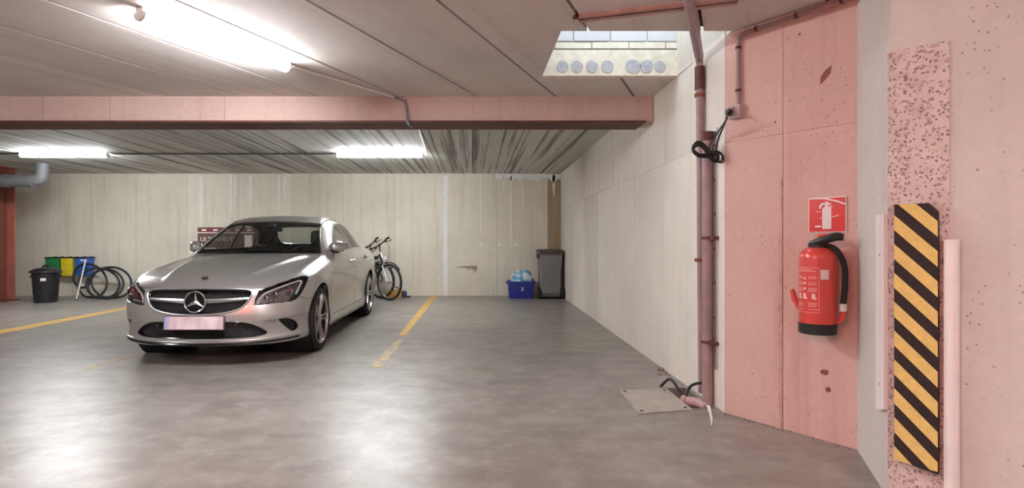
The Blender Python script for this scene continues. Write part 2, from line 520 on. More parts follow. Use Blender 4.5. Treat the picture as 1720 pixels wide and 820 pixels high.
# chips on the rosy wall
M['chip'] = pmat('dark_chip', c(142, 92, 86), 0.95, var=0.25, scale=50, bump=0.6)
def chip(W, A, B, pts, parent, zt=0.0035):
    q = []
    for px, py in pts:
        P = on_line(px, A, B); q.append(((P - Vector(A)).length, CAM_H - (py - CY) / F_PX * P.y))
    MB().prism(q, -0.002, zt, W).build('chip', M['chip'], parent)
chip(WP, C1, C2, [(1379, 129), (1388, 117), (1397, 110), (1395, 123), (1387, 133), (1378, 142)], wall_pink_cast)
chip(WP, C1, C2, [(1378, 623), (1382, 621), (1390, 622), (1392, 626), (1389, 630), (1383, 629), (1379, 627)], wall_pink_cast)
chip(WP, C1, C2, [(1387, 652), (1391, 650), (1395, 653), (1395, 658), (1390, 659), (1387, 656)], wall_pink_cast)
chip(WP, C1, C2, [(1340, 58), (1344, 55), (1345, 60)], wall_pink_cast)
chip(WP, C1, C2, [(1300, 204), (1303, 203), (1304, 208)], wall_pink_cast)

# ---------------------------------------------------------------- ceilings
OX0, OX1, OY0, OY1 = 0.56, 1.655, 3.57, 4.53
BY0, BY1, BZ0 = 5.18, 5.50, 2.215     # beam
cl = MB()
for lo, hi in (((XL - 0.2, YF - 0.2), (OX0, BY1)), ((OX1, YF - 0.2), (4.2, BY1)), ((OX0, YF - 0.2), (OX1, OY0)), ((OX0, OY1), (OX1, BY1))):
    cl.box((lo[0], lo[1], ZN + 0.03), (hi[0], hi[1], ZN + 0.22))
cl.box((XL - 0.2, BY1, ZB + 0.03), (4.2, 11.7, ZN + 0.25))
ceiling = tag(cl.build('ceiling', M['joint']), 'precast concrete plank ceiling with open joints', 'ceiling', kind='structure')
def plank(poly, z, mat, th=0.05):
    m = MB()
    cells = [poly]
    if z == ZN:
        cells = []
        lowr = clip_poly(poly, (0, 1), OY0); cells.append(lowr)
        cells.append(clip_poly(poly, (0, -1), -OY1) if len(clip_poly(poly, (0, -1), -OY1)) > 2 else [])
        mid = clip_poly(clip_poly(poly, (0, -1), -OY0) or [], (0, 1), OY1) if len(clip_poly(poly, (0, -1), -OY0)) > 2 else []
        if len(mid) > 2:
            cells.append(clip_poly(mid, (1, 0), OX0)); cells.append(clip_poly(mid, (-1, 0), -OX1))
    for q in cells:
        if len(q) > 2: m.prism(q, z, z + th)
    if m.v: m.build('ceiling_plank', mat, ceiling)
qs = [0.907 * (0.77 - 0.725 * k) - 0.4212 * 5.205 for k in range(-9, 21)]
for k in range(len(qs) - 1):
    q1, q0 = qs[k], qs[k + 1]
    poly = [(XL, YF), (4.0, YF), (4.0, BY0 + 0.1), (XL, BY0 + 0.1)]
    poly = clip_poly(poly, (NP_.x, NP_.y), q1 - 0.010)
    if len(poly) > 2: poly = clip_poly(poly, (-NP_.x, -NP_.y), -(q0 + 0.010))
    if len(poly) > 2: plank(poly, ZN, M['ceil_near'])
for k in range(-18, 4):
    x0 = -0.01 + 0.645 * k
    if x0 + 0.6 < XL: continue
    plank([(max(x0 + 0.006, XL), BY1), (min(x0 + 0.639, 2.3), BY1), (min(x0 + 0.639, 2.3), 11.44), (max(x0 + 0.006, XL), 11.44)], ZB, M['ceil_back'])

# ---------------------------------------------------------------- cross beam
beam = empty('ceiling_beam', (0, 0, 0))
tag(beam, 'long rosy concrete beam on a rusty steel flange crossing under the ceiling', 'beam', kind='structure')
XE = 1.665
bxs = [XL] + [(p - CX) / F_PX * BY0 for p in (-200, 72, 185, 377)] + [XE]
for i in range(len(bxs) - 1):
    MB().box((bxs[i] + 0.002, BY0, BZ0 + 0.018), (bxs[i + 1] - 0.002, BY1, ZN + 0.0), None).build('beam_segment', M['beam'], beam)
MB().box((XL, BY0 - 0.018, BZ0), (XE - 0.07, BY1, BZ0 + 0.018)).build('steel_flange', M['rust_dark'], beam)
# ---------------------------------------------------------------- light shaft above the opening
shaft = empty('wall_shaft', (0, 0, 0))
tag(shaft, 'daylit shaft of pale concrete blocks above the ceiling opening', 'wall', kind='structure')
ZS = 3.45
MB().box((OX0 - 0.25, OY1 + 0.02, ZN + 0.2), (OX1 + 0.3, OY1 + 0.2, ZS)).build('mortar_bed', M['mortar'], shaft)
MB().box((OX0 - 0.2, OY0 - 0.2, ZN + 0.2), (OX0, OY1 + 0.02, ZS)).build('side_lining', M['mortar'], shaft)
MB().box((OX0 - 0.2, OY0 - 0.2, ZN + 0.2), (OX1 + 0.2, OY0, ZS)).build('side_lining', M['mortar'], shaft)
MB().box((OX1 - 0.006, OY0 + 0.001, ZN + 0.001), (OX1 + 0.2, OY1 + 0.2, ZS)).build('side_lining', M['wall_right'], shaft)
# cut end of the hollow-core slab, with plugged cores
MB().box((OX0, OY1 - 0.012, ZN - 0.004), (OX1, OY1 + 0.05, 2.6645)).build('slab_end', M['slab_end'], shaft)
for px, w in ((945, 17), (969, 18), (994, 18), (1020, 19), (1063, 22), (1086, 20), (1108, 17)):
    P = at(px, 112, OY1 - 0.012); r = w / 2 / F_PX * OY1 * 1.12
    pts = [(r * math.cos(a) * (1 + 0.05 * math.sin(3 * a + px)), r * math.sin(a) * (1 + 0.06 * math.cos(2 * a + px))) for a in [k / 18 * 2 * math.pi for k in range(18)]]
    W = wframe((P.x, P.y), (1, 0), P.z)
    MB().prism(pts, -0.003, 0.004, W).build('core_plug', M['core'], shaft)
z = 2.66; row = 0
while z < 3.3:
    x = OX0 - 0.20 - 0.15 * (row % 2)
    h = 0.075 if row == 0 else 0.19
    while x < OX1:
        a = max(x + 0.005, OX0 - 0.2); b = min(x + 0.295, OX1 + 0.1)
        if b - a > 0.03:
            yo = OY1 + random.uniform(0.0, 0.006)
            MB().rbox((a, yo, z + 0.005), (b, OY1 + 0.05, z + h - 0.005), 0.004, 1, smooth=False).build('concrete_block', M['block'] if row else M['slab_end'], shaft)
        x += 0.30
    z += h; row += 1
# rusty steel profile under the ceiling in front of the opening
M['rust_soft'] = pmat('faded_oxide', c(184, 150, 140), 0.8, 0, 0.2, 9)
sp = empty('steel_angle', (0.65, 3.25, ZN))
tag(sp, 'rust red steel angle fixed under the ceiling before the shaft', 'steel angle')
a = at(972, 20, 3.30); b_ = at(1240, -10, 3.05)
dd = Vector((b_.x - a.x, b_.y - a.y, 0)); Lb = dd.length
Wb = frame((a.x - 0.65, a.y - 3.25, -0.035), dd)
MB().box((0, 0, 0), (Lb, 0.05, 0.010), Wb).build('lower_leg', M['rust_soft'], sp)
MB().box((0, 0, 0), (Lb, 0.010, 0.035), Wb).build('upright_leg', M['rust_soft'], sp)
MB().lathe([(0.018, -0.012), (0.018, 0.03)], 8, Wb @ Matrix.Translation((-0.02, 0.02, 0.03))).build('bolt', M['rust_dark'], sp)

# ---------------------------------------------------------------- painted bay lines
def floor_line(pts, mat, label, z=0.002):
    m = MB(); q = [G(*p) for p in pts]
    m.prism([(p.x, p.y) for p in q], 0.0, z)
    o = m.build('bay_line', mat); tag(o, label, 'floor line')
floor_line([(724, 497), (735, 497), (681, 564), (669, 564)], M['line'], 'bright yellow bay line running up to the rear wall')
floor_line([(667, 571), (678, 571), (643, 617), (621, 617)], M['line_faint'], 'faded end of the yellow bay line in the open floor')
floor_line([(214, 516), (222, 518), (-60, 573), (-60, 566)], M['line'], 'yellow bay line on the side of the black bin')
floor_line([(214, 597), (234, 596), (150, 620), (130, 622)], M['line_faint'], 'worn yellow line just before the silver car')

# rust bloom beside the joint of the rosy wall
M['rust_bloom'] = pmat('rust_bloom', c(200, 158, 142), 0.9, 0, 0.2, 22)
rr = random.Random(21); Lq = []; Rq = []
for k in range(25):
    py = 300 + 440 * k / 24; w_ = 2 + 5 * max(0, math.sin(k / 24 * 3.0)) * rr.uniform(0.4, 1.2)
    for lst, px in ((Lq, 1313.5 - w_), (Rq, 1314.2)):
        P = on_line(px, C1, C2); lst.append(((P - C1).length, CAM_H - (py - CY) / F_PX * P.y))
MB().prism([p for p in Lq + Rq[::-1]], -0.002, 0.0028, WP).build('rust_bloom', M['rust_bloom'], wall_pink_cast)
# ------------------------------------------------------------------ strip lights
M['tube'] = glow('lit_diffuser', (0.93, 0.97, 1.0, 1), TUBE_POWER)
def batten(P, Q, label, group=None):
    P = Vector(P); Q = Vector(Q); mid = (P + Q) / 2; L = (Q - P).length
    ang = math.atan2(Q.y - P.y, Q.x - P.x)
    o = empty('strip_light', mid, ang)
    tag(o, label, 'light', group)
    h = L / 2
    MB().rbox((-h, -0.035, 0.03), (h, 0.035, 0.055), 0.008, 2).build('housing', M['white_steel'], o)
    prof = [(0.045 * math.cos(a), 0.030 + 0.048 * math.sin(a)) for a in [math.pi + math.pi * k / 10 for k in range(11)]]
    Mx = Matrix(((0, 0, 1, 0), (1, 0, 0, 0), (0, 1, 0, 0), (0, 0, 0, 1)))
    MB().prism(prof, -h + 0.02, h - 0.02, Mx, False).build('diffuser', M['tube'], o)
    for s in (-1, 1):
        MB().prism([(x * 1.04, y - 0.002) for x, y in prof], s * (h - 0.0) - (0.02 if s > 0 else 0), s * h + (0.02 if s < 0 else 0), Mx).build('end_cap', M['white_steel'], o)
    return o
zb = ZB - 0.058; zn = ZN - 0.058
P = at(230, 26, 3.2); P = Vector(((232 - CX) / F_PX * 3.20, 3.20, zn)); Q = Vector(((484 - CX) / F_PX * 4.20, 4.20, zn))
batten(P, Q, 'lit strip light slanting along the ceiling planks before the beam')
yb = 8.72
batten(((34 - CX) / F_PX * yb, yb, zb), ((182 - CX) / F_PX * yb, yb, zb), 'lit strip light behind the beam over the black bin side')
batten(((565 - CX) / F_PX * yb, yb, zb), ((711 - CX) / F_PX * yb, yb, zb), 'lit strip light behind the beam above the parked car')
for k, (x, y) in enumerate(((-5.6, 2.2), (-2.6, -1.6), (1.2, -1.4), (-6.6, -2.6))):
    batten((x, y, zn), (x + 0.51, y + 1.09, zn), 'lit strip light further down the garage towards the entrance', 'strip lights near the entrance')
# unseen red lamp inferred from the pink cast, set well behind the viewpoint
def unseen_red_lamp(x, y, drop, power, label):
    rl = empty('unseen_red_lamp', (x, y, ZN)); tag(rl, label, 'light')
    MB().lathe([(0.012, 0.0), (0.012, -drop), (0.11, -drop - 0.01), (0.11, -drop - 0.03), (0.10, -drop - 0.04)], 24).build('lamp_base', M['white_steel'], rl)
    MB().lathe([(0.095, -drop - 0.04), (0.09, -drop - 0.08), (0.06, -drop - 0.11), (0.01, -drop - 0.12)], 24).build('lamp_dome', glow('red_dome', (1.0, 0.20, 0.13, 1), power), rl)
unseen_red_lamp(-0.8, -0.6, 0.30, RED_POWER, 'round red lamp, unseen behind the viewpoint, for the pink cast')

# ------------------------------------------------------------------ conduits on the beam and behind it
cd = empty('light_conduit', (0, 0, 0)); tag(cd, 'thin grey conduit from the slanting strip light over the beam', 'conduit')
e = at(662, 161, BY0 - 0.02); e.z = ZN - 0.012
MB().tube([Q + Vector((0.01, 0.02, 0.04)), Vector((e.x, e.y, ZN - 0.012))], 0.010, 8).build('ceiling_run', M['white_steel'], cd)
f0 = at(680, 170, BY0 - 0.012); f1 = at(683, 213, BY0 - 0.03)
MB().tube([Vector((e.x, e.y, ZN - 0.012)), f0, Vector((f1.x, BY0 - 0.014, 2.30)), Vector((f1.x, BY0 - 0.034, BZ0 + 0.02)), Vector((f1.x + 0.015, BY0 - 0.034, BZ0 - 0.02)), Vector((f1.x + 0.03, BY0 + 0.1, BZ0 - 0.02))], 0.012, 8).build('beam_drop', M['grey_pvc'], cd)
ct = empty('tail_conduit', (0, 0, 0)); tag(ct, 'pale conduit running back to the strip light above the car', 'conduit')
MB().tube([Vector(((702 - CX) / F_PX * 6.2, BY1 + 0.02, ZB - 0.016)), Vector(((717 - CX) / F_PX * 8.6, 8.6, ZB - 0.016))], 0.013, 8).build('pipe', M['white_steel'], ct)
cb = empty('cross_conduit', (0, 0, 0)); tag(cb, 'long thin conduit joining the two strip lights behind the beam', 'conduit')
MB().tube([Vector((XL + 0.1, yb + 0.06, ZB - 0.012)), Vector(((700 - CX) / F_PX * yb, yb + 0.06, ZB - 0.012))], 0.012, 8).build('pipe', M['grey_pvc'], cb)

# ------------------------------------------------------------------ steel column and drain pipe at the left
sc0 = empty('steel_column', ((-24 - CX) / F_PX * 10.3, 10.3, 0)); tag(sc0, 'red oxide steel column standing beside the black bin', 'column')
M['oxide'] = pmat('red_oxide_paint', c(168, 98, 82), 0.5, 0.0, 0.14, 5)
MB().box((-0.28, -0.012, 0), (0.12, 0.012, ZB - 0.02)).build('flange', M['oxide'], sc0)
MB().box((-0.09, 0.012, 0), (-0.07, 0.30, ZB - 0.02)).build('web', M['oxide'], sc0)
MB().box((-0.28, 0.30, 0), (0.28, 0.324, ZB - 0.02)).build('flange', M['oxide'], sc0)
MB().box((0.12, -0.012, 0), (0.14, 0.31, ZB - 0.02)).build('side_plate', pmat('oxide_shade', c(122, 70, 60), 0.5, 0, 0.15, 5), sc0)  # darker copy of the oxide paint, shade put into the side's colour
MB().box((-0.34, -0.06, 0), (0.34, 0.38, 0.015)).build('base_plate', M['rust_dark'], sc0)
MB().box((-0.34, -0.05, ZB - 0.02), (0.30, 0.36, ZB - 0.0)).build('cap_plate', M['rust'], sc0)
dp = empty('drain_pipe', (0, 0, 0)); tag(dp, 'thick grey drain pipe with elbow hanging under the ceiling', 'pipe')
yz = 9.9
pth = catmull([at(-160, 304, yz), at(-40, 304, yz), at(30, 304, yz), at(56, 303, yz), at(69, 297, yz), Vector((at(72, 290, yz).x, yz, ZB - 0.001))], 6)
MB().tube(pth, 0.105, 18).build('pipe', M['grey_pvc'], dp)
for px in (10, 52):
    a = at(px, 304, yz)
    MB().tube([a + Vector((-0.05, 0, 0)), a + Vector((0.05, 0, 0))], 0.118, 18).build('collar', M['grey_pvc'], dp)

# ------------------------------------------------------------------ pipes on the side wall
def rw(px, off): return on_line(px, RB, C1, off)
pw = empty('wall_conduit', (0, 0, 0)); tag(pw, 'tall thin mauve conduit rising up the side wall and bending along the ceiling', 'pipe')
p = rw(1175, 0.036)
zt = ZN - 0.04
bend = catmull([Vector((p.x, p.y, zt - 0.14)), Vector((p.x, p.y, zt - 0.05)), Vector((p.x - DP.x * 0.03, p.y - DP.y * 0.03, zt - 0.008)), Vector((p.x - DP.x * 0.12, p.y - DP.y * 0.12, zt))], 5)
MB().tube([Vector((p.x + 0.018, p.y, 0.04)), Vector((p.x, p.y, zt - 0.14))] + bend[1:], 0.026, 14).build('riser', M['pvc_mauve'], pw)
MB().tube([Vector((p.x - DP.x * 0.05, p.y - DP.y * 0.05, zt)), Vector((p.x - DP.x * 3.4, p.y - DP.y * 3.4, zt))], 0.031, 14).build('ceiling_run', M['pvc_mauve'], pw)
MB().tube([Vector((p.x, p.y, zt - 0.22)), Vector((p.x, p.y, zt - 0.06))], 0.033, 14).build('sleeve', M['rust_dark'], pw)
for py in (160, 437):
    zc = at(1175, py, p.y).z
    MB().tube([Vector((p.x, p.y, zc - 0.012)), Vector((p.x, p.y, zc + 0.012))], 0.034, 14).build('clip', M['rust'], pw)
p2 = rw(1188, 0.040)
pt = empty('drain_riser', (0, 0, 0)); tag(pt, 'thicker brown drain pipe ending open at chest height beside the conduit', 'pipe')
z2 = at(1188, 222, p2.y).z
pr = MB(); pr.lathe([(0.034, 0.0), (0.034, z2), (0.028, z2), (0.028, z2 - 0.1)], 16, Matrix.Translation((p2.x, p2.y, 0)), cap=False)
pr.build('pipe', M['pvc_mauve'], pt)
MB().lathe([(0.040, -0.03), (0.041, 0.03)], 16, Matrix.Translation((p2.x, p2.y, z2 - 0.03))).build('socket_end', M['rust_dark'], pt)
for py in (400, 574):
    zc = at(1188, py, p2.y).z
    m = MB(); m.tube([Vector((p2.x, p2.y, zc - 0.01)), Vector((p2.x, p2.y, zc + 0.01))], 0.041, 14)
    m.box((p2.x - 0.005, p2.y - 0.10, zc - 0.012), (p2.x + 0.05, p2.y - 0.03, zc + 0.012))
    m.build('bracket', M['rust_dark'], pt)
p3 = rw(1202, 0.012)
st = empty('mounting_rail', (0, 0, 0)); tag(st, 'narrow grey mounting rail along the brown drain pipe', 'rail')
m = MB(); zr0 = at(1200, 620, p3.y).z; zr1 = at(1200, 215, p3.y).z
m.box((p3.x - 0.004, p3.y - 0.016, zr0), (p3.x + 0.012, p3.y + 0.016, zr1)); m.build('strip', M['alu'], st)
for k in range(7):
    zc = zr0 + (zr1 - zr0) * (k + 0.5) / 7
    MB().lathe([(0.006, 0), (0.006, 0.006)], 6, Matrix.Translation((p3.x - 0.004, p3.y, zc)) @ Matrix.Rotation(-math.pi / 2, 4, 'Y')).build('screw', M['rust_dark'], st)
# wires, stub and cover plate at the foot
hp = empty('pit_pipe', (0, 0, 0)); tag(hp, 'short pinkish pipe stub lying in the floor pit', 'pipe')
MB().tube(catmull([Vector((p2.x - 0.01, p2.y - 0.03, -0.01)), Vector((1.58, 3.92, -0.015)), Vector((1.50, 3.99, -0.02))], 5), 0.034, 14).build('stub', pmat('pink_plastic', c(196, 160, 158), 0.5), hp)
MB().tube([Vector((1.515, 3.975, -0.019)), Vector((1.495, 3.995, -0.021))], 0.042, 14).build('collar', pmat('rose_plastic', c(186, 140, 140), 0.5), hp)
for a, b, cc in (((1.50, 3.99, 0.0), (1.455, 4.12, 0.10), (1.44, 4.30, 0.005)), ((1.505, 3.985, 0.0), (1.55, 3.98, 0.09), (p2.x - 0.015, p2.y - 0.02, 0.16))):
    o = MB().tube(catmull([a, b, cc], 8), 0.010, 8).build('loose_cable', M['black_cable'])
    tag(o, 'short black cable from the floor pit ' + ('bent over onto the bare floor' if cc[2] < 0.1 else 'reaching up to the mauve conduit'), 'cable')
q = [G(1040, 657), G(1120, 655), G(1163, 690), G(1073, 697)]
cp = empty('cover_plate', (1.26, 3.92, 0)); tag(cp, 'flat pale steel cover plate lying over the floor pit', 'cover plate')
mp = MB(); mp.prism([(v.x - 1.26, v.y - 3.92) for v in q], 0.0, 0.009); mp.build('plate', pmat('galvanised_plate', c(176, 168, 158), 0.5, 0.25, 0.12, 8), cp)
ce = sum(q, Vector()) / 4
for v in q:
    w = v.lerp(ce, 0.17)
    MB().lathe([(0.010, 0.009), (0.010, 0.014), (0.005, 0.016)], 8, Matrix.Translation((w.x - 1.26, w.y - 3.92, 0))).build('bolt', M['rust_dark'], cp)
# crumbs of mortar along the wall foot
M['rubble'] = pmat('mortar_crumb', c(150, 132, 122), 0.95, 0.0, 0.25, 40, 0.5)
def pebble(seed):
    rr = random.Random(seed); bm = bmesh.new(); bmesh.ops.create_icosphere(bm, subdivisions=1, radius=1.0)
    for v in bm.verts: v.co *= rr.uniform(0.65, 1.1)
    me = bpy.data.meshes.new('mortar_crumb'); bm.to_mesh(me); bm.free(); me.materials.append(M['rubble']); return me
pebs = [pebble(s) for s in range(4)]
rr = random.Random(12)
def crumbs(A, B, n, smin, smax, spread):
    d = (Vector(B) - Vector(A)); nrm = Vector((d.y, -d.x)).normalized()
    if nrm.dot(Vector(A)) > 0: nrm = -nrm
    for k in range(n):
        t = rr.random(); P = Vector(A) + d * t + nrm * (0.012 + abs(rr.gauss(0, spread)))
        s = rr.uniform(smin, smax)
        o = bpy.data.objects.new('mortar_crumb', pebs[k % 4]); COL.objects.link(o)
        o.location = (P.x, P.y, s * 0.3); o.scale = (s, s * rr.uniform(0.6, 1), s * 0.5); o.rotation_euler = (0, 0, rr.random() * 6)
        tag(o, 'small crumb of broken mortar at the foot of the wall', 'rubble', 'mortar crumbs along the wall foot')
crumbs(C1, C2, 46, 0.004, 0.011, 0.018)
crumbs(Vector((1.66, 4.9)), Vector((1.65, 4.3)), 12, 0.005, 0.014, 0.02)
for px, py, s in ((1118, 622, 0.035), (1108, 630, 0.022), (1128, 628, 0.02)):
    P = G(px, py); o = bpy.data.objects.new('mortar_lump', pebs[1]); COL.objects.link(o)
    o.location = (min(P.x, 1.62), P.y, s * 0.3); o.scale = (s, s, s * 0.6)
    tag(o, 'fist sized lump of mortar at the foot of the side wall', 'rubble', 'mortar lumps by the floor pit')

# ------------------------------------------------------------------ socket, its conduit and the coiled lead
DPK = (C2 - C1).normalized()
def pk(px, py, off=0.0):
    P = on_line(px, C1, C2, off); return Vector((P.x, P.y, CAM_H - (py - CY) / F_PX * P.y))
sk = pk(1239, 189)
so = empty('wall_socket', sk); tag(so, 'small grey power socket box with a black plug on the rosy wall', 'socket')
Ws = wframe((0, 0), DPK)
MB().rbox((-0.035, -0.042, 0.0), (0.045, 0.042, 0.05), 0.006, 2, Ws).build('box', pmat('dirty_grey_box', c(184, 166, 158), 0.6, 0, 0.1, 20), so)
MB().rbox((-0.03, -0.03, 0.05), (0.012, 0.03, 0.062), 0.005, 2, Ws).build('lid', pmat('box_lid', c(160, 140, 134), 0.6), so)
MB().lathe([(0.022, 0.05), (0.022, 0.085), (0.012, 0.095)], 12, Ws @ Matrix.Translation((-0.012, -0.005, 0))).build('plug', M['black_plastic'], so)
ck = empty('socket_conduit', (0, 0, 0)); tag(ck, 'thin dark conduit from the socket up the wall and along the ceiling edge', 'conduit')
a = pk(1240, 178, 0.02); b = pk(1238, 75, 0.02); d0 = pk(1246, 58, 0.02); d1 = pk(1290, 40, 0.02); d2 = on_line(1439, C1, C2, 0.02)
zz = ZN - 0.03
MB().tube([a] + catmull([Vector((a.x, a.y, zz - 0.07)), Vector((a.x + DPK.x * 0.01, a.y + DPK.y * 0.01, zz - 0.02)), Vector((a.x + DPK.x * 0.05, a.y + DPK.y * 0.05, zz))], 5) + [Vector((d2.x, d2.y, zz))], 0.0125, 10).build('pipe', M['pvc_mauve'], ck)
for t in (0.12, 0.36, 0.6):
    P = Vector((a.x, a.y, zz)) + Vector((DPK.x, DPK.y, 0)) * t
    MB().tube([P - Vector((DPK.x, DPK.y, 0)) * 0.008, P + Vector((DPK.x, DPK.y, 0)) * 0.008], 0.017, 10).build('clip', M['rust_dark'], ck)
for py in (80, 152):
    zc = at(1239, py, a.y).z
    MB().tube([Vector((a.x, a.y, zc - 0.008)), Vector((a.x, a.y, zc + 0.008))], 0.017, 10).build('clip', M['rust_dark'], ck)
# coiled black lead hung over the brown pipe
plug = Vector(sk) + (Ws @ Vector((-0.012, -0.005, 0.09)))
pc = rw(1187, 0.10); pts = []
pts += [plug, at(1218, 205, pc.y - 0.25), at(1206, 235, pc.y - 0.05), at(1200, 262, pc.y)]
rr2 = random.Random(4)
for k in range(7):
    jx = rr2.uniform(-3, 3); jy = rr2.uniform(-3, 3); dpt = pc.y - 0.012 * k; sk_ = rr2.uniform(0.75, 1.12)
    for px, py in ((1190, 262), (1172, 262), (1162, 250), (1172, 240), (1186, 250), (1197, 268), (1209, 272), (1211, 262), (1200, 256)):
        pts.append(at(1187 + (px - 1187) * sk_ + jx, 257 + (py - 257) * sk_ * rr2.uniform(0.9, 1.15) + jy, dpt))
pts += [at(1192, 245, pc.y - 0.04), at(1204, 225, pc.y - 0.1), at(1222, 198, pc.y - 0.28)]
o = MB().tube(catmull(pts, 4), 0.0055, 6).build('coiled_lead', M['black_cable'])
tag(o, 'coiled black power lead hung over the pipes on the wall', 'cable')

# ------------------------------------------------------------------ fire sign and extinguisher
red = pmat('red_enamel', c(212, 74, 66), 0.28, 0.0, 0.04, 6, coat=0.3)
signred = pmat('sign_red', c(222, 52, 48), 0.25, coat=0.3)
signwhite = pmat('sign_white', c(240, 226, 224), 0.3)
s0 = pk(1358, 393, 0.0); s1 = pk(1422, 393, 0.0); wS = (Vector(s1[:2]) - Vector(s0[:2])).length
Psg = on_line(1390, C1, C2); zS = at(1390, 361, Psg.y).z
sg = empty('fire_sign', (Psg.x, Psg.y, zS)); tag(sg, 'square red sign with white extinguisher symbol on the rosy wall', 'sign')
h = wS / 2
MB().rbox((-h, -h, 0.002), (h, h, 0.008), 0.002, 1, Ws, False).build('plate', signwhite, sg)
hi_ = h * 0.945
MB().box((-hi_, -hi_, 0.008), (hi_, hi_, 0.0088), Ws).build('red_field', signred, sg)
def sgn(poly, name='symbol'):
    MB().prism([(x * h, y * h) for x, y in poly], 0.0088, 0.0098, Ws).build(name, signwhite, sg)
sgn([(-0.22, -0.80), (0.22, -0.80), (0.24, -0.74), (0.24, 0.34), (0.12, 0.46), (-0.12, 0.46), (-0.24, 0.34), (-0.24, -0.74)], 'symbol_body')
sgn([(-0.08, 0.44), (0.08, 0.44), (0.08, 0.74), (-0.08, 0.74)], 'symbol_neck')
sgn([(-0.40, 0.36), (-0.38, 0.58), (-0.24, 0.68), (0.22, 0.64), (0.22, 0.54), (-0.20, 0.56), (-0.28, 0.50), (-0.30, 0.36)], 'symbol_hose')
sgn([(0.02, 0.42), (0.30, 0.50), (0.28, 0.42), (0.06, 0.34)], 'symbol_lever')
sgn([(-0.62, -0.70), (-0.30, -0.70), (-0.30, -0.60), (-0.62, -0.60)], 'caption')
# white streaks of glare painted on the sign
for p in ([(-0.98, 0.93), (-0.4, 0.99), (-0.1, 0.95), (0.5, 0.80), (0.98, 0.58), (0.98, 0.50), (0.45, 0.72), (-0.15, 0.89)], [(-0.55, 0.20), (-0.3, 0.14), (-0.30, 0.17), (-0.54, 0.25)], [(-0.38, -0.20), (0.2, -0.18), (0.62, -0.08), (0.62, -0.04), (0.2, -0.14), (-0.38, -0.16)]):
    sgn(p, 'glare_streak')

off_e = 0.125
Pe = on_line(1373, C1, C2, off_e); k = Pe.y / F_PX
fe = empty('fire_extinguisher', (Pe.x, Pe.y, 0)); tag(fe, 'red powder fire extinguisher hanging on the rosy wall', 'fire extinguisher')
ze = lambda py: CAM_H - (py - CY) * k
R = 27.5 * k
z0, z1_ = ze(560), ze(415)
zbk = ze(543)
bd = [(R, zbk), (R, z1_ - 0.07)] + [(R * math.cos(a) * 1.0, z1_ - 0.07 + 0.068 * math.sin(a)) for a in [math.pi / 2 * q / 8 for q in range(1, 8)]] + [(0.03, z1_ - 0.0)]
MB().lathe([(R, zbk), (R, z1_ - 0.06)] + [(0.03 + (R - 0.03) * math.cos(a), z1_ - 0.06 + 0.06 * math.sin(a)) for a in [math.pi / 2 * q / 8 for q in range(1, 9)]], 36).build('cylinder', red, fe)
MB().lathe([(R * 0.96, z0), (R * 1.02, z0 + 0.004), (R * 1.03, zbk + 0.002), (R * 0.99, zbk + 0.004)], 36).build('foot_ring', M['black_plastic'], fe)
MB().lathe([(0.045, z1_ - 0.006), (0.045, z1_ + 0.02), (0.036, z1_ + 0.026)], 20).build('collar', M['black_plastic'], fe)
MB().lathe([(0.020, z1_ + 0.02), (0.020, z1_ + 0.052), (0.026, z1_ + 0.054), (0.026, z1_ + 0.064), (0.012, z1_ + 0.068)], 14, Matrix.Translation((0.012 * DPK.x, 0.012 * DPK.y, 0))).build('valve', pmat('brass', c(206, 170, 120), 0.35, 0.8), fe)
We = wframe((0, 0), DPK)
hd = MB(); hd.tube(catmull([We @ Vector((-0.02, z1_ + 0.018, 0.03)), We @ Vector((0.04, z1_ + 0.035, 0.03)), We @ Vector((0.10, z1_ + 0.055, 0.02)), We @ Vector((0.135, z1_ + 0.052, 0.01))], 6), [0.014 + 0.009 * math.sin(min(1, q / 18) * 2.6) for q in range(19)], 10)
hd.build('lever', M['black_plastic'], fe)
MB().tube([We @ Vector((0.02, z1_ + 0.06, 0.03)), We @ Vector((0.075, z1_ + 0.066, 0.03))], 0.007, 8).build('safety_pin', red, fe)
hs = catmull([We @ Vector((0.03, z1_ + 0.01, 0.0)), We @ Vector((0.085, z1_ - 0.01, -0.01)), We @ Vector((0.123, z1_ - 0.09, -0.02)), We @ Vector((0.128, z1_ - 0.20, -0.02)), We @ Vector((0.118, z1_ - 0.31, -0.02))], 6)
MB().tube(hs, 0.0145, 12).build('hose', M['rubber'], fe)
e1 = hs[-1]
MB().tube([e1 + Vector((0, 0, 0.01)), e1 + Vector((0, 0, -0.03))], 0.0175, 12).build('hose_band', M['white_steel'], fe)
MB().tube(catmull([e1 + Vector((0, 0, -0.03)), e1 + Vector((0, 0, -0.06)), e1 + (We @ Vector((-0.02, 0, 0))) + Vector((0, 0, -0.085)), e1 + (We @ Vector((-0.05, 0, 0.0))) + Vector((0, 0, -0.09))], 5), 0.013, 12).build('nozzle', red, fe)
MB().tube([We @ Vector((-0.135, ze(489), 0.0)), We @ Vector((-0.122, ze(505), 0.0)), We @ Vector((-R + 0.005, ze(522), 0.0))], [0.012, 0.016, 0.018], 10).build('side_clip', red, fe)
MB().box((-0.03, ze(470), -off_e), (0.03, ze(430), -R + 0.01), We).build('wall_bracket', M['black_plastic'], fe)
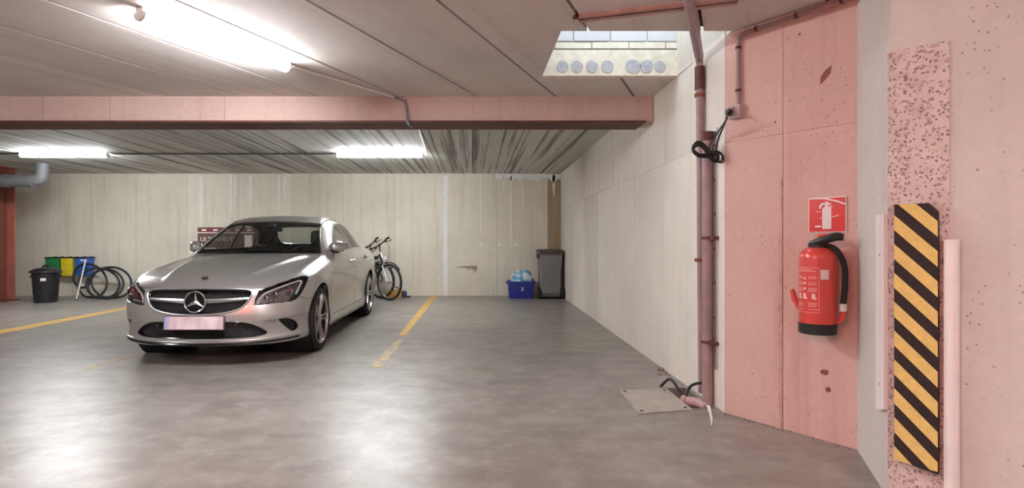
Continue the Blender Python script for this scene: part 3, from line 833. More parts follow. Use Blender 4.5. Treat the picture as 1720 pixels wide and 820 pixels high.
# printed panel, wrapped on the cylinder
lab = pmat('label_white', c(236, 206, 200), 0.5)
def wrap(a0, a1, zl, zh, mat, name, rad=R + 0.0007, n=8):
    """angles measured from the wall normal, positive to the wall's x side"""
    m = MB(); vs = []; n = max(1, int(n))
    for i in range(n + 1):
        a = a0 + (a1 - a0) * i / n
        for zz_ in (zl, zh): vs.append(We @ Vector((rad * math.sin(a), zz_, rad * math.cos(a))))
    m.add(vs, [(2 * i, 2 * i + 2, 2 * i + 3, 2 * i + 1) for i in range(n)], True)
    m.build(name, mat, fe)
ang = 0.02   # turned a little from the wall's own normal
A0, A1 = -0.92, 0.52
for zc in (ze(449), ze(523)): wrap(A0, A1, zc - 0.0008, zc + 0.0008, lab, 'label_border', n=10)
wrap(A1, A1 + 0.018, ze(523), ze(449), lab, 'label_border', n=1)
rr = random.Random(8)
for py, n_ in ((452.5, 1), (455, 1), (464, 2), (466.5, 2), (474, 2), (477, 2), (483, 2), (485.5, 2), (488, 2), (507.5, 2), (510, 2), (512.5, 2), (518, 2)):
    for q in range(n_):
        a = A0 + 0.10 + q * 0.78; b = a + (0.52 if n_ == 2 else 1.2) * rr.uniform(0.8, 1)
        wrap(a, min(b, A1 - 0.06), ze(py) - 0.0011, ze(py) + 0.0011, lab, 'print_line', n=5)
for a in (-0.74, -0.36, 0.16):
    wrap(a, a + 0.17, ze(500), ze(492), lab, 'pictogram', n=2)
    wrap(a + 0.05, a + 0.24, ze(501), ze(498), lab, 'pictogram', n=2)
for py in (467, 475, 484): wrap(-0.32, -0.20, ze(py) - 0.005, ze(py) + 0.005, lab, 'pictogram', n=2)
wrap(0.60, 1.05, ze(468), ze(452), pmat('sticker_white', c(230, 216, 212), 0.6), 'sticker', n=4)

# ------------------------------------------------------------------ pier guards
pad = empty('bumper_pad', (0, 0, 0)); tag(pad, 'yellow and black striped foam guard on the corner pier', 'corner guard')
t0 = (on_line(1504, C3, C4, 0.02) - (C3 + Vector((-0.73, -0.68)).normalized() * 0.02)).length
t1 = (on_line(1577, C3, C4, 0.02) - (C3 + Vector((-0.73, -0.68)).normalized() * 0.02)).length
yl = C3.y + D_COL.y * (t0 + t1) / 2
zlo, zhi = at(0, 778, yl).z, at(0, 343, yl).z
wP = t1 - t0
out = [(t0, zlo + 0.01), (t1, zlo - 0.015), (t1, zhi - 0.035), (t1 - 0.03, zhi), (t0, zhi)]
MB().prism(out, 0.012, 0.045, WC).build('foam', pmat('black_foam', c(50, 38, 38), 0.9, 0, 0.2, 60, 0.6, bscale=300), pad)
fy = pmat('yellow_foam', c(232, 200, 122), 0.9, 0, 0.08, 40, 0.6, bscale=300)
per = (zhi - zlo) / 8.9
for k in range(-2, 10):
    zc = zhi + 0.045 - per * k
    hw = per * 0.26
    poly = [(t0, zc - hw), (t0, zc + hw), (t1, zc + hw - wP * 1.06), (t1, zc - hw - wP * 1.06)]
    for n_, d_ in (((0, 1), zhi - 0.0005), ((0, -1), -(zlo - 0.002)), ((1, 0), t1)):
        if len(poly) > 2: poly = clip_poly(poly, n_, d_)
    # chamfered corner
    if len(poly) > 2:
        nx, nz = 0.035, 0.03
        poly = clip_poly(poly, (nx, nz), nx * t1 + nz * (zhi - 0.035))
    if len(poly) > 2:
        poly = clip_poly(poly, (-0.025, -wP), -(0.025 * t0 + wP * (zlo + 0.01)))
    if len(poly) > 2: MB().prism(poly, 0.0452, 0.047, WC).build('yellow_stripe', fy, pad)
white = pmat('white_painted_metal', c(236, 226, 222), 0.45, 0, 0.04, 10)
g1 = empty('edge_rail', (0, 0, 0)); tag(g1, 'short white rail on the inner face of the corner pier', 'rail')
n2 = Vector((C3.y - C2.y, -(C3.x - C2.x)))
ta = along(1480.5, C2, C3); tb = along(1495, C2, C3); yl = (C2 + (C3 - C2).normalized() * tb).y
zl_, zh_ = at(0, 704, yl).z, at(0, 360, yl).z
m = MB(); m.prism([(ta, zl_ + 0.02), (ta + 0.01, zl_), (tb, zl_ + 0.04), (tb, zh_), (ta, zh_ + 0.002)], 0.0, 0.022, WL); m.build('rail', white, g1)
for f_ in (0.15, 0.8):
    zc = zl_ + (zh_ - zl_) * f_
    MB().lathe([(0.006, 0.022), (0.006, 0.025)], 8, WL @ Matrix.Translation(((ta + tb) / 2, zc, 0))).build('screw', M['alu'], g1)
g2 = empty('guard_post', (0, 0, 0)); tag(g2, 'tall white half round post fixed beside the striped guard', 'rail')
tc = (on_line(1600, C3, C4) - C3).length; yl = (C3 + D_COL * tc).y
zt_ = at(0, 405, yl).z
prof = [(tc - 0.024, 0.0), (tc - 0.024, 0.022)] + [(tc - 0.024 * math.cos(a), 0.022 + 0.022 * math.sin(a)) for a in [math.pi * q / 10 for q in range(1, 10)]] + [(tc + 0.024, 0.022), (tc + 0.024, 0.0)]
Mz = WC @ Matrix(((1, 0, 0, 0), (0, 0, 1, 0), (0, 1, 0, 0), (0, 0, 0, 1)))
tilt = Matrix.Identity(4)
MB().prism([(x, y + 0.012) for x, y in prof], 0.0, zt_, Mz).build('post', white, g2)
MB().prism([(tc + (x - tc) * 1.04, y + 0.012) for x, y in prof], zt_, zt_ + 0.006, Mz).build('cap', white, g2)

# lime run from the pipe foot over the floor
lr = MB(); rr = random.Random(2); Lp = []; Rp = []
for kx, ky, w_ in ((1184, 668, 4), (1187, 676, 5), (1190, 685, 6), (1193, 694, 5), (1195, 704, 4), (1195, 716, 2)):
    a_ = G(kx - w_ / 2 + rr.uniform(-1, 1), ky); b__ = G(kx + w_ / 2 + rr.uniform(-1, 1), ky); Lp.append((a_.x, a_.y)); Rp.append((b__.x, b__.y))
lr.prism(Lp + Rp[::-1], 0.0, 0.004)
tag(lr.build('lime_deposit', M['lime']), 'white lime deposit trickled over the floor below the pipes', 'stain')
# ------------------------------------------------------------------ things along the rear wall
def sq_loft(m, rings, cap=True, smooth=True):
    """rings: list of point lists of equal length"""
    n = len(rings[0]); v = [p for r in rings for p in r]; f = []
    for i in range(len(rings) - 1):
        for k in range(n):
            f.append((i * n + k, i * n + (k + 1) % n, (i + 1) * n + (k + 1) % n, (i + 1) * n + k))
    if cap:
        f.append(tuple(range(n - 1, -1, -1))); f.append(tuple((len(rings) - 1) * n + k for k in range(n)))
    m.add(v, f, smooth)
def rrect(wx, wy, r, z, cx=0, cy=0, n=4):
    out = []
    for sx, sy, a0 in ((1, 1, 0), (-1, 1, 90), (-1, -1, 180), (1, -1, 270)):
        for k in range(n + 1):
            a = math.radians(a0 + 90 * k / n)
            out.append((cx + sx * (wx - r) + r * math.cos(a), cy + sy * (wy - r) + r * math.sin(a), z))
    return out

# grey wheelie bin, seen from its hinge side
Y = 10.78
X = (926 - CX) / F_PX * Y
wb = empty('wheelie_bin', (X, Y + 0.27, 0)); tag(wb, 'tall grey wheelie bin standing in the corner beside the blue crate', 'bin')
gm = pmat('grey_bin_plastic', c(130, 128, 128), 0.5, 0, 0.06, 8)
gd = pmat('dark_grey_bin_plastic', c(72, 64, 62), 0.5, 0, 0.1, 8)
m = MB()
sq_loft(m, [rrect(0.185, 0.20, 0.03, 0.045), rrect(0.195, 0.21, 0.03, 0.12), rrect(0.205, 0.225, 0.03, 0.62), rrect(0.212, 0.232, 0.03, 0.63), rrect(0.225, 0.25, 0.03, 0.86), rrect(0.235, 0.262, 0.03, 0.87), rrect(0.235, 0.262, 0.03, 0.90)])
m.build('body', gm, wb)
m = MB(); sq_loft(m, [rrect(0.243, 0.275, 0.03, 0.90), rrect(0.243, 0.275, 0.035, 0.93), rrect(0.215, 0.24, 0.05, 0.955)]); m.build('lid', gd, wb)
m = MB(); m.tube([(-0.2, -0.29, 0.885), (0.2, -0.29, 0.885)], 0.014, 8)
for s in (-0.2, 0.2, 0): m.tube([(s, -0.29, 0.885), (s, -0.24, 0.87)], 0.013, 8)
m.build('handle', gd, wb)
MB().rbox((-0.275, -0.26, 0.78), (-0.225, -0.10, 0.88), 0.01, 2).build('side_grip', gd, wb)
for s in (-1, 1):
    Mw = Matrix.Translation((s * 0.225, -0.20, 0.10)) @ Matrix.Rotation(math.pi / 2, 4, 'Y')
    w = MB().lathe([(0.02, -0.028), (0.09, -0.028), (0.10, -0.018), (0.10, 0.018), (0.09, 0.028), (0.02, 0.028)], 24, Mw).build('wheel', M['rubber'], wb)
    MB().lathe([(0.035, -0.031), (0.035, 0.031)], 12, Mw).build('hub', gd, w)
MB().tube([(-0.22, -0.20, 0.10), (0.22, -0.20, 0.10)], 0.012, 8).build('axle', gd, wb)
MB().rbox((-0.19, -0.235, 0.03), (0.19, -0.19, 0.07), 0.01, 2).build('foot_bar', gd, wb)

# blue crate with the bag in it
Y = 10.85; X = (876 - CX) / F_PX * Y
cr = empty('storage_crate', (X, Y + 0.2, 0)); tag(cr, 'open dark blue plastic crate on the floor beside the wheelie bin', 'crate')
bm_ = pmat('blue_plastic', c(28, 46, 132), 0.4, 0, 0.08, 8)
m = MB()
R1 = [rrect(0.225, 0.165, 0.03, 0.0), rrect(0.255, 0.19, 0.03, 0.31), rrect(0.255, 0.19, 0.03, 0.33), rrect(0.245, 0.18, 0.03, 0.33), rrect(0.215, 0.155, 0.03, 0.015)]
sq_loft(m, R1); m.build('tub', bm_, cr)
m = MB(); o_ = rrect(0.272, 0.205, 0.03, 0.305); i_ = rrect(0.25, 0.185, 0.03, 0.305)
sq_loft(m, [o_, rrect(0.272, 0.205, 0.03, 0.335), rrect(0.246, 0.181, 0.03, 0.335), i_], cap=False); m.build('rim', bm_, cr)
for s in (-1, 1): MB().rbox((s * 0.27 - 0.02, -0.08, 0.285), (s * 0.27 + 0.02, 0.08, 0.325), 0.008, 2).build('grip', bm_, cr)
for k, (w, zc) in enumerate(((0.055, 0.215), (0.04, 0.195), (0.05, 0.175), (0.045, 0.155))):
    yy = -0.165 - (zc / 0.31) * 0.025 - 0.0015
    MB().box((-0.01 - w / 2 + 0.03, yy - 0.001, zc - 0.006), (-0.01 + w / 2 + 0.03, yy + 0.003, zc + 0.004)).build('print_mark', signwhite, cr)
def blob(name, mat, loc, sx, sy, sz, seed, flat=0.0):
    rr = random.Random(seed); bm = bmesh.new(); bmesh.ops.create_icosphere(bm, subdivisions=4, radius=1.0)
    ph = [(rr.uniform(2, 6), rr.uniform(2, 6), rr.uniform(2, 6), rr.uniform(0, 6)) for _ in range(7)]
    for v in bm.verts:
        d = 1.0
        for a, b, cc, p in ph: d += 0.035 * math.sin(a * v.co.x * 1.6 + b * v.co.y * 1.6 + cc * v.co.z * 1.6 + p)
        d += 0.05 * abs(math.sin(5 * v.co.x + 7 * v.co.z + 2 * v.co.y)) - 0.02
        v.co = Vector((v.co.x * sx * d, v.co.y * sy * d, max(v.co.z, -0.75) * sz * d))
    me = bpy.data.meshes.new(name); bm.to_mesh(me); bm.free()
    me.polygons.foreach_set('use_smooth', [True] * len(me.polygons))
    o = newobj(name, me, mat); o.location = loc; return o
def bag_mat():
    t = NT('pale_blue_film'); b = t.b
    P = t.pos(obj=True)
    t.link(t.mix(t.ramp(t.noise(P, 9, 4), 0.42, 0.6), c(98, 168, 206), c(222, 232, 234)), b.inputs['Base Color'])
    b.inputs['Roughness'].default_value = 0.25
    t.bump(t.noise(t.pos((1, 1, 2.2), obj=True), 16, 4), 0.7, 0.03)
    return t.m
bg = blob('plastic_bag', bag_mat(), (X + 0.03, Y + 0.2, 0.36), 0.215, 0.155, 0.20, 3)
tag(bg, 'crumpled pale blue plastic bag stuffed into the blue crate', 'bag')

# black dustbin with lid
Y = 10.25; X = (77 - CX) / F_PX * Y
bn = empty('dustbin', (X, Y, 0)); bn.scale = (0.84, 0.84, 1.0); tag(bn, 'round black dustbin with a domed lid by the steel column', 'bin')
bp = pmat('black_bin_plastic', c(34, 34, 37), 0.38, 0, 0.12, 8)
m = MB(); prof = [(0.20, 0.0), (0.215, 0.02), (0.222, 0.14), (0.230, 0.15), (0.236, 0.30), (0.240, 0.31), (0.252, 0.53), (0.262, 0.535), (0.262, 0.555)]
m.lathe(prof, 36); m.build('tub', bp, bn)
m = MB(); m.lathe([(0.295, 0.545), (0.30, 0.555), (0.295, 0.572), (0.25, 0.600), (0.18, 0.622), (0.09, 0.632), (0.02, 0.634)], 36); m.build('lid', bp, bn)
m = MB(); m.tube(catmull([(-0.07, 0, 0.625), (-0.05, 0, 0.665), (0.05, 0, 0.665), (0.07, 0, 0.625)], 5), 0.014, 8); m.build('lid_handle', bp, bn)
for s in (-1, 1):
    m = MB(); m.tube(catmull([(s * 0.25, -0.06, 0.50), (s * 0.30, -0.05, 0.46), (s * 0.30, 0.05, 0.46), (s * 0.25, 0.06, 0.50)], 5), 0.012, 8); m.build('side_handle', bp, bn)
m = MB(); vs = []
for i in range(5):
    a = -math.pi / 2 + 0.26 + 0.40 * i / 4
    for zz_, r_ in ((0.40, 0.2475), (0.45, 0.2505)): vs.append((r_ * math.cos(a), r_ * math.sin(a), zz_))
m.add(vs, [(2 * i, 2 * i + 2, 2 * i + 3, 2 * i + 1) for i in range(4)], True); m.build('sticker', signwhite, bn)

# three recycling bags hung on the wall
def rbag(px0, px1, y0, y1, col, label):
    Yb = 11.22; xa = (px0 - CX) / F_PX * Yb; xb = (px1 - CX) / F_PX * Yb
    za = CAM_H - (y1 - CY) / F_PX * Yb; zb_ = CAM_H - (y0 - CY) / F_PX * Yb
    o = empty('recycling_bag', ((xa + xb) / 2, Yb + 0.1, za)); tag(o, label, 'bag')
    w = (xb - xa) / 2; hh = zb_ - za
    m = MB(); sq_loft(m, [rrect(w * 0.90, 0.085, 0.03, 0), rrect(w * 0.97, 0.098, 0.03, 0.03), rrect(w * 0.98, 0.10, 0.025, hh * 0.8), rrect(w, 0.105, 0.02, hh)])
    m.build('sack', pmat('woven_' + label.split()[0], col, 0.55, 0, 0.12, 12, 0.3), o)
    m = MB(); q = [Vector(p) for p in rrect(w * 1.01, 0.107, 0.02, hh)]; m.tube(q, 0.012, 6, closed=True); m.build('binding', M['black_plastic'], o)
    for s in (-0.5, 0.5):
        m = MB(); m.tube(catmull([(s * w - 0.04, 0.1, hh), (s * w, 0.11, hh + 0.018), (s * w + 0.04, 0.1, hh)], 5), 0.006, 6); m.build('strap', M['black_plastic'], o)
rbag(75, 98, 433, 465, c(34, 128, 72), 'green recycling bag hanging behind the black dustbin')
rbag(100.5, 121, 433, 464, c(222, 200, 40), 'yellow recycling bag hanging between the green and blue ones')
rbag(124, 148, 433, 463, c(58, 108, 196), 'blue recycling bag hanging behind the black hose')

# loose black hose in loops against the wall
hz = pmat('black_hose', c(40, 40, 42), 0.4, 0, 0.25, 30)
pts = []
Yh = 10.95
loops = [(139, 458, 17, 24, 1.0), (153, 474, 27, 27, 1.0), (171, 477, 30, 25, 1.0), (190, 475, 31, 27, 1.0), (176, 478, 31, 24, 0.6)]
a = 0.5
n = 0
for i, (cx_, cy_, rx, ry, turns) in enumerate(loops):
    steps = int(16 * turns)
    for s in range(steps):
        t = s / steps; nx = loops[min(i + 1, len(loops) - 1)]
        f = t * t * (3 - 2 * t)
        ccx = cx_ + (nx[0] - cx_) * f; ccy = cy_ + (nx[1] - cy_) * f; rrx = rx + (nx[2] - rx) * f; rry = ry + (nx[3] - ry) * f
        ang_ = a + 2 * math.pi * (n / 16.0); n += 1
        py = ccy + rry * math.sin(ang_)
        Yp = Yh + 0.20 * (502 - py) / 70 - 0.05 * i
        v_ = at(ccx + rrx * math.cos(ang_), py, Yp); v_.z = max(v_.z, 0.03)
        pts.append(v_)
o = MB().tube(catmull(pts, 4), 0.0215, 10).build('hose', hz); tag(o, 'black flexible hose lying in loose loops against the rear wall', 'hose')
# leaning crutch-like rod
b0 = at(128.5, 504, 10.60); b0.z = 0.0; b1 = at(144, 436, 10.98)
rd = empty('metal_rod', b0); tag(rd, 'slim silver rod leaning on the blue recycling bag', 'rod')
MB().tube([Vector((0, 0, 0.015)), b1 - b0], 0.013, 10).build('shaft', M['white_steel'], rd)
MB().tube([Vector((0, 0, 0.0)), (b1 - b0) * 0.06], 0.018, 10).build('rubber_tip', M['rubber'], rd)
MB().tube([(b1 - b0) * 0.97, (b1 - b0) * 0.97 + Vector((-0.09, -0.02, 0.012))], 0.013, 8).build('grip', M['white_steel'], rd)

# cardboard television box behind the car
Yt = 10.9; xa = (332 - CX) / F_PX * Yt; xb = (428 - CX) / F_PX * Yt
zt = CAM_H - (382 - CY) / F_PX * Yt
tv = empty('television_box', ((xa + xb) / 2, Yt, 0)); tag(tv, 'large brown television carton standing at the wall behind the car', 'box')
w = (xb - xa) / 2
brown = pmat('brown_print', c(96, 66, 56), 0.65, 0, 0.06, 6); maroon = pmat('maroon_print', c(112, 46, 42), 0.6)
MB().rbox((-w, 0, 0), (w, 0.22, zt), 0.006, 1, smooth=False).build('carton', brown, tv)
MB().box((-w, -0.001, zt - 0.095), (w, 0.003, zt - 0.012)).build('header_band', maroon, tv)
MB().box((-w, -0.0012, zt - 0.112), (w, 0.003, zt - 0.095)).build('white_rule', signwhite, tv)
for q in range(5): MB().rbox((-w + 0.08 + q * 0.22, -0.002, zt - 0.07), (-w + 0.17 + q * 0.22, 0.002, zt - 0.035), 0.0015, 1).build('header_mark', signwhite, tv)
Wt = wframe((0, 0), (1, 0))
xw = -w + 0.05
for word, adv in (('ULTRA', 0.375), ('HD', 0.19), ('TV', 0.2)):
    text_obj(word, 0.118, signwhite, tv, Matrix.Translation((xw, -0.0015, zt - 0.235)) @ Wt, align='LEFT'); xw += adv
for q in range(2): MB().box((-w + 0.10, -0.0012, zt - 0.415 - q * 0.05), (-w + (0.30 if q else 0.36), 0.002, zt - 0.40 - q * 0.05)).build('print_line', signwhite, tv)
MB().box((w - 0.20, -0.0012, zt - 0.40), (w - 0.05, 0.002, zt - 0.15)).build('side_panel_print', signwhite, tv)
MB().box((-w, -0.0005, 0.30), (w, 0.002, 0.315)).build('tape', maroon, tv)

# tool bag on the floor by the bicycles
Yg = 11.0; xg = (664 - CX) / F_PX * Yg
tb_ = empty('tool_bag', (xg, Yg + 0.12, 0)); tag(tb_, 'small yellow and blue bag on the floor behind the bicycle wheels', 'bag')
m = MB(); sq_loft(m, [rrect(0.14, 0.08, 0.03, 0.0, -0.03), rrect(0.15, 0.09, 0.03, 0.08, -0.03), rrect(0.13, 0.07, 0.03, 0.15, -0.03)]); m.build('body', pmat('ochre_canvas', c(206, 150, 52), 0.8, 0, 0.15, 18), tb_)
m = MB(); sq_loft(m, [rrect(0.04, 0.07, 0.025, 0.0, 0.165), rrect(0.045, 0.075, 0.025, 0.09, 0.165), rrect(0.03, 0.05, 0.02, 0.13, 0.155)]); m.build('end_pocket', pmat('blue_canvas', c(46, 66, 110), 0.8, 0, 0.15, 18), tb_)
m = MB(); m.tube(catmull([(-0.12, 0, 0.14), (-0.08, 0, 0.20), (0.02, 0, 0.20), (0.06, 0, 0.14)], 5), 0.01, 6); m.build('handle', M['black_plastic'], tb_)
m = MB(); m.tube([(0.2, -0.02, 0.018), (0.29, -0.03, 0.018)], 0.018, 8); m.build('roll', M['black_plastic'], tb_)

# ------------------------------------------------------------------ bicycles
fr_dark = pmat('dark_bike_paint', c(38, 38, 42), 0.3, 0, 0.1, 5, coat=0.4)
fr_pale = pmat('pale_bike_paint', c(206, 206, 204), 0.3, 0, 0.05, 5, coat=0.4)
def bike_wheel(parent, hub, yaw, R=0.345):
    o = empty('wheel', hub); o.parent = parent; o.rotation_euler = (0, 0, yaw)
    prof_n = 40
    def ring(rad, tr, mat, name, seg=8):
        MB().tube([(rad * math.cos(a), 0, rad * math.sin(a)) for a in [2 * math.pi * k / prof_n for k in range(prof_n)]], tr, seg, closed=True).build(name, mat, o)
    ring(R - 0.02, 0.022, M['rubber'], 'tyre'); ring(R - 0.045, 0.011, M['alu'], 'rim', 6)
    for k in range(20):
        a = 2 * math.pi * k / 20; s = 0.03 if k % 2 else -0.03
        MB().tube([(0.02 * math.cos(a), s, 0.02 * math.sin(a)), ((R - 0.05) * math.cos(a + 0.12), 0, (R - 0.05) * math.sin(a + 0.12))], 0.0016, 4).build('spoke', M['alu'], o)
    MB().tube([(0, -0.045, 0), (0, 0.045, 0)], 0.022, 10).build('hub', M['alu'], o)
    return o
def bicycle(hub_px, hub_py, Yh, yaw, steer, frame_mat, label, basket=False):
    hub = at(hub_px, hub_py, Yh); hub.z = 0.345
    cy, sy = math.cos(yaw), math.sin(yaw)
    org = hub - Vector((cy * 0.53, sy * 0.53, 0)); org.z = 0
    b = empty('bicycle', org, yaw); tag(b, label, 'bicycle', None)
    fh = Vector((0.53, 0, 0.345)); rh = Vector((-0.53, 0, 0.345)); bb = Vector((-0.09, 0, 0.29)); st_ = Vector((-0.24, 0, 0.80)); hd0 = Vector((0.40, 0, 0.70)); hd1 = Vector((0.33, 0, 0.87))
    bike_wheel(b, fh, steer); bike_wheel(b, rh, 0)
    m = MB()
    for p, q, r in ((bb, st_, 0.017), (bb, hd0, 0.020), (st_ - Vector((0, 0, 0.06)), hd1 - Vector((0, 0, 0.04)), 0.017), (hd0, hd1, 0.022)): m.tube([p, q], r, 10)
    for s in (-1, 1):
        m.tube([bb + Vector((0, s * 0.03, 0)), rh + Vector((0, s * 0.06, 0))], 0.010, 8); m.tube([st_ + Vector((0.01, s * 0.02, -0.06)), rh + Vector((0, s * 0.06, 0))], 0.009, 8)
    m.build('frame', frame_mat, b)
    Rs = Matrix.Translation(fh) @ Matrix.Rotation(steer, 4, 'Z')
    cr0 = Vector((-0.11, 0, 0.34))
    m = MB()
    for s in (-1, 1): m.tube([Rs @ Vector((0, s * 0.055, 0)), Rs @ Vector((-0.15, s * 0.055, 0.33))], 0.016, 8)
    m.tube([Rs @ Vector((-0.15, -0.065, 0.34)), Rs @ Vector((-0.15, 0.065, 0.34))], 0.022, 8)
    m.tube([Rs @ Vector((-0.15, 0, 0.33)), Rs @ Vector((-0.25, 0, 0.56))], 0.017, 8)
    m.build('fork', fr_pale if frame_mat is fr_dark else fr_dark, b)
    m = MB(); m.tube([Rs @ Vector((-0.25, 0, 0.55)), Rs @ Vector((-0.29, 0, 0.65)), Rs @ Vector((-0.26, 0, 0.715))], 0.016, 8); m.build('stem', M['black_plastic'], b)
    hb = [Rs @ Vector(p) for p in ((-0.31, -0.25, 0.60), (-0.29, -0.17, 0.63), (-0.26, -0.07, 0.68), (-0.26, 0.07, 0.75), (-0.29, 0.17, 0.81), (-0.31, 0.25, 0.84))]
    h_ = MB().tube(catmull(hb, 5), 0.0135, 8).build('handlebar', M['black_plastic'], b)
    for s in (-1, 1):
        MB().tube([Rs @ Vector((-0.313, s * 0.26, 0.72 + s * 0.123)), Rs @ Vector((-0.295, s * 0.17, 0.72 + s * 0.09))], 0.021, 8).build('grip', M['rubber'], h_)
        MB().tube(catmull([Rs @ Vector((-0.27, s * 0.13, 0.71 + s * 0.065)), Rs @ Vector((-0.21, s * 0.17, 0.69 + s * 0.085)), Rs @ Vector((-0.21, s * 0.25, 0.69 + s * 0.12))], 4), 0.008, 6).build('brake_lever', M['black_plastic'], h_)
        MB().rbox((-0.03, -0.02, -0.02), (0.03, 0.02, 0.02), 0.008, 2, Rs @ Matrix.Translation((-0.26, s * 0.12, 0.71 + s * 0.06))).build('shifter', M['black_plastic'], h_)
    MB().tube(catmull([Rs @ Vector((-0.26, 0.13, 0.77)), Rs @ Vector((-0.12, 0.10, 0.66)), Rs @ Vector((-0.08, 0.05, 0.47)), Rs @ Vector((-0.14, 0.05, 0.36))], 5), 0.004, 5).build('brake_cable', M['black_cable'], b)
    MB().rbox((-0.05, -0.045, -0.03), (0.05, 0.045, 0.035), 0.015, 2, Rs @ Matrix.Translation((-0.15, 0, 0.44))).build('head_lamp', signwhite if frame_mat is fr_dark else M['black_plastic'], b)
    m = MB(); m.tube([st_ - Vector((0, 0, 0.02)), st_ + Vector((-0.05, 0, 0.15))], 0.013, 8); m.build('seat_post', M['alu'], b)
    m = MB(); sq_loft(m, [rrect(0.13, 0.05, 0.03, 0.0), rrect(0.14, 0.075, 0.04, 0.03), rrect(0.12, 0.06, 0.04, 0.06)]); sdl = m.build('saddle', M['black_plastic'], b); sdl.location = st_ + Vector((-0.06, 0, 0.15))
    # mudguard over the front wheel
    m = MB(); arc = [Rs @ Vector((0.37 * math.cos(a), 0, 0.37 * math.sin(a))) for a in [math.radians(40 + 130 * k / 16) for k in range(17)]]
    m.tube(arc, 0.012, 6); m.build('mudguard', M['black_plastic'], b)
    m = MB(); Mc = Matrix.Translation(bb) @ Matrix.Rotation(math.pi / 2, 4, 'X'); m.lathe([(0.085, 0.045), (0.09, 0.048), (0.085, 0.051), (0.02, 0.051)], 24, Mc); m.build('chainring', M['alu'], b)
    for s in (-1, 1):
        m = MB(); m.tube([bb + Vector((0, s * 0.07, 0)), bb + Vector((0.12 * s, s * 0.085, -0.12 * s))], 0.010, 8)
        m.rbox((-0.045, -0.045, -0.01), (0.045, 0.045, 0.01), 0.004, 1, Matrix.Translation(bb + Vector((0.12 * s, s * 0.14, -0.12 * s)))); m.build('crank', M['black_plastic'], b)
    m = MB(); m.tube([bb + Vector((-0.02, 0.06, -0.02)), Vector((-0.30, 0.12, 0.006))], 0.009, 6); m.build('kickstand', M['black_plastic'], b)
    return b
bicycle(654, 471, 10.55, math.radians(-6), math.radians(-34), fr_dark, 'dark bicycle with front wheel showing behind the silver car')
bicycle(640, 471, 10.95, math.radians(-2), math.radians(-30), fr_pale, 'second bicycle parked between the dark bicycle and the wall')
# ------------------------------------------------------------------ the silver car
# The coachwork is one smooth implicit surface F(u, y, z) = 0 (u: distance behind the nose, y: sideways, z: up),
# meshed, cut along the panel outlines and shaded with the exact gradient.
def lut(xs, ys, sig=0.03):
    xs = np.array(xs, float); ys = np.array(ys, float)
    g = np.linspace(xs[0] - 0.5, xs[-1] + 0.5, int((xs[-1] - xs[0] + 1.0) / 0.004) + 1)
    m = np.empty_like(ys); h = np.diff(xs); dlt = np.diff(ys) / h
    m[1:-1] = (dlt[:-1] * h[1:] + dlt[1:] * h[:-1]) / (h[:-1] + h[1:]); m[0] = dlt[0]; m[-1] = dlt[-1]
    i = np.clip(np.searchsorted(xs, g) - 1, 0, len(xs) - 2); t = (g - xs[i]) / h[i]
    v = (2*t**3 - 3*t**2 + 1) * ys[i] + (t**3 - 2*t**2 + t) * h[i] * m[i] + (-2*t**3 + 3*t**2) * ys[i+1] + (t**3 - t**2) * h[i] * m[i+1]
    v = np.where(g < xs[0], ys[0] + (g - xs[0]) * m[0], v); v = np.where(g > xs[-1], ys[-1] + (g - xs[-1]) * m[-1], v)
    k = int(3 * sig / 0.004)
    if k > 0:
        w = np.exp(-0.5 * (np.arange(-k, k + 1) * 0.004 / sig) ** 2); w /= w.sum()
        v = np.convolve(np.concatenate([v[0] + (v[1]-v[0]) * np.arange(-k, 0), v, v[-1] + (v[-1]-v[-2]) * np.arange(1, k + 1)]), w, 'valid')
    return lambda x: np.interp(x, g, v)
def smax(a, b, r):
    h = np.maximum(r - np.abs(a - b), 0) / r
    return np.maximum(a, b) + h * h * r * 0.25
def smin(a, b, r): return -smax(-a, -b, r)
def sstep(a, b, x):
    t = np.clip((x - a) / (b - a), 0, 1); return t * t * (3 - 2 * t)

AX0, AX1, WR_ = 0.90, 3.60, 0.322
L_prof = lut([.10, .17, .20, .24, .30, .36, .43, .50, .58, .66, .72, .78, .90], [.11, .050, .030, .030, .028, .018, .0, .006, .022, .048, .085, .15, .38], 0.015)
L_rear = lut([.15, .25, .35, .5, .65, .8, .92, 1.0, 1.1], [.14, .05, .015, .0, .01, .04, .06, .10, .25], 0.03)
L_wp = lut([-.2, .0, .3, .6, .9, 1.5, 2.4, 3.2, 3.6, 4.2, 4.64, 4.9], [.79, .82, .85, .872, .884, .878, .880, .886, .888, .865, .82, .78], 0.08)
L_in = lut([.10, .16, .20, .26, .34, .44, .54, .64, .72, .80, .86, .90, .95, 1.0, 1.1], [.10, .055, .026, .012, .020, .022, .014, .004, .0, .006, .016, .030, .055, .088, .20], 0.02)
L_hood = lut([-.2, .0, .10, .20, .35, .6, .9, 1.2, 1.45, 1.7, 2.4, 3.4, 3.9, 4.2, 4.45, 4.6, 4.8], [.62, .70, .735, .770, .812, .866, .916, .958, .985, 1.0, 1.015, 1.045, 1.062, 1.058, 1.045, 1.02, .95], 0.03)
L_roof = lut([1.0, 1.2, 1.33, 1.5, 1.75, 2.0, 2.15, 2.3, 2.5, 2.8, 3.1, 3.4, 3.7, 3.95, 4.1, 4.3, 4.5], [.77, .90, .985, 1.088, 1.228, 1.350, 1.402, 1.434, 1.455, 1.448, 1.400, 1.318, 1.206, 1.116, 1.062, .99, .91], 0.03)
L_cz = lut([.7, .8, .95, 1.0, 1.1, 1.2, 1.3, 1.4, 1.5], [.875, .868, .852, .835, .786, .728, .660, .584, .497], 0.03)
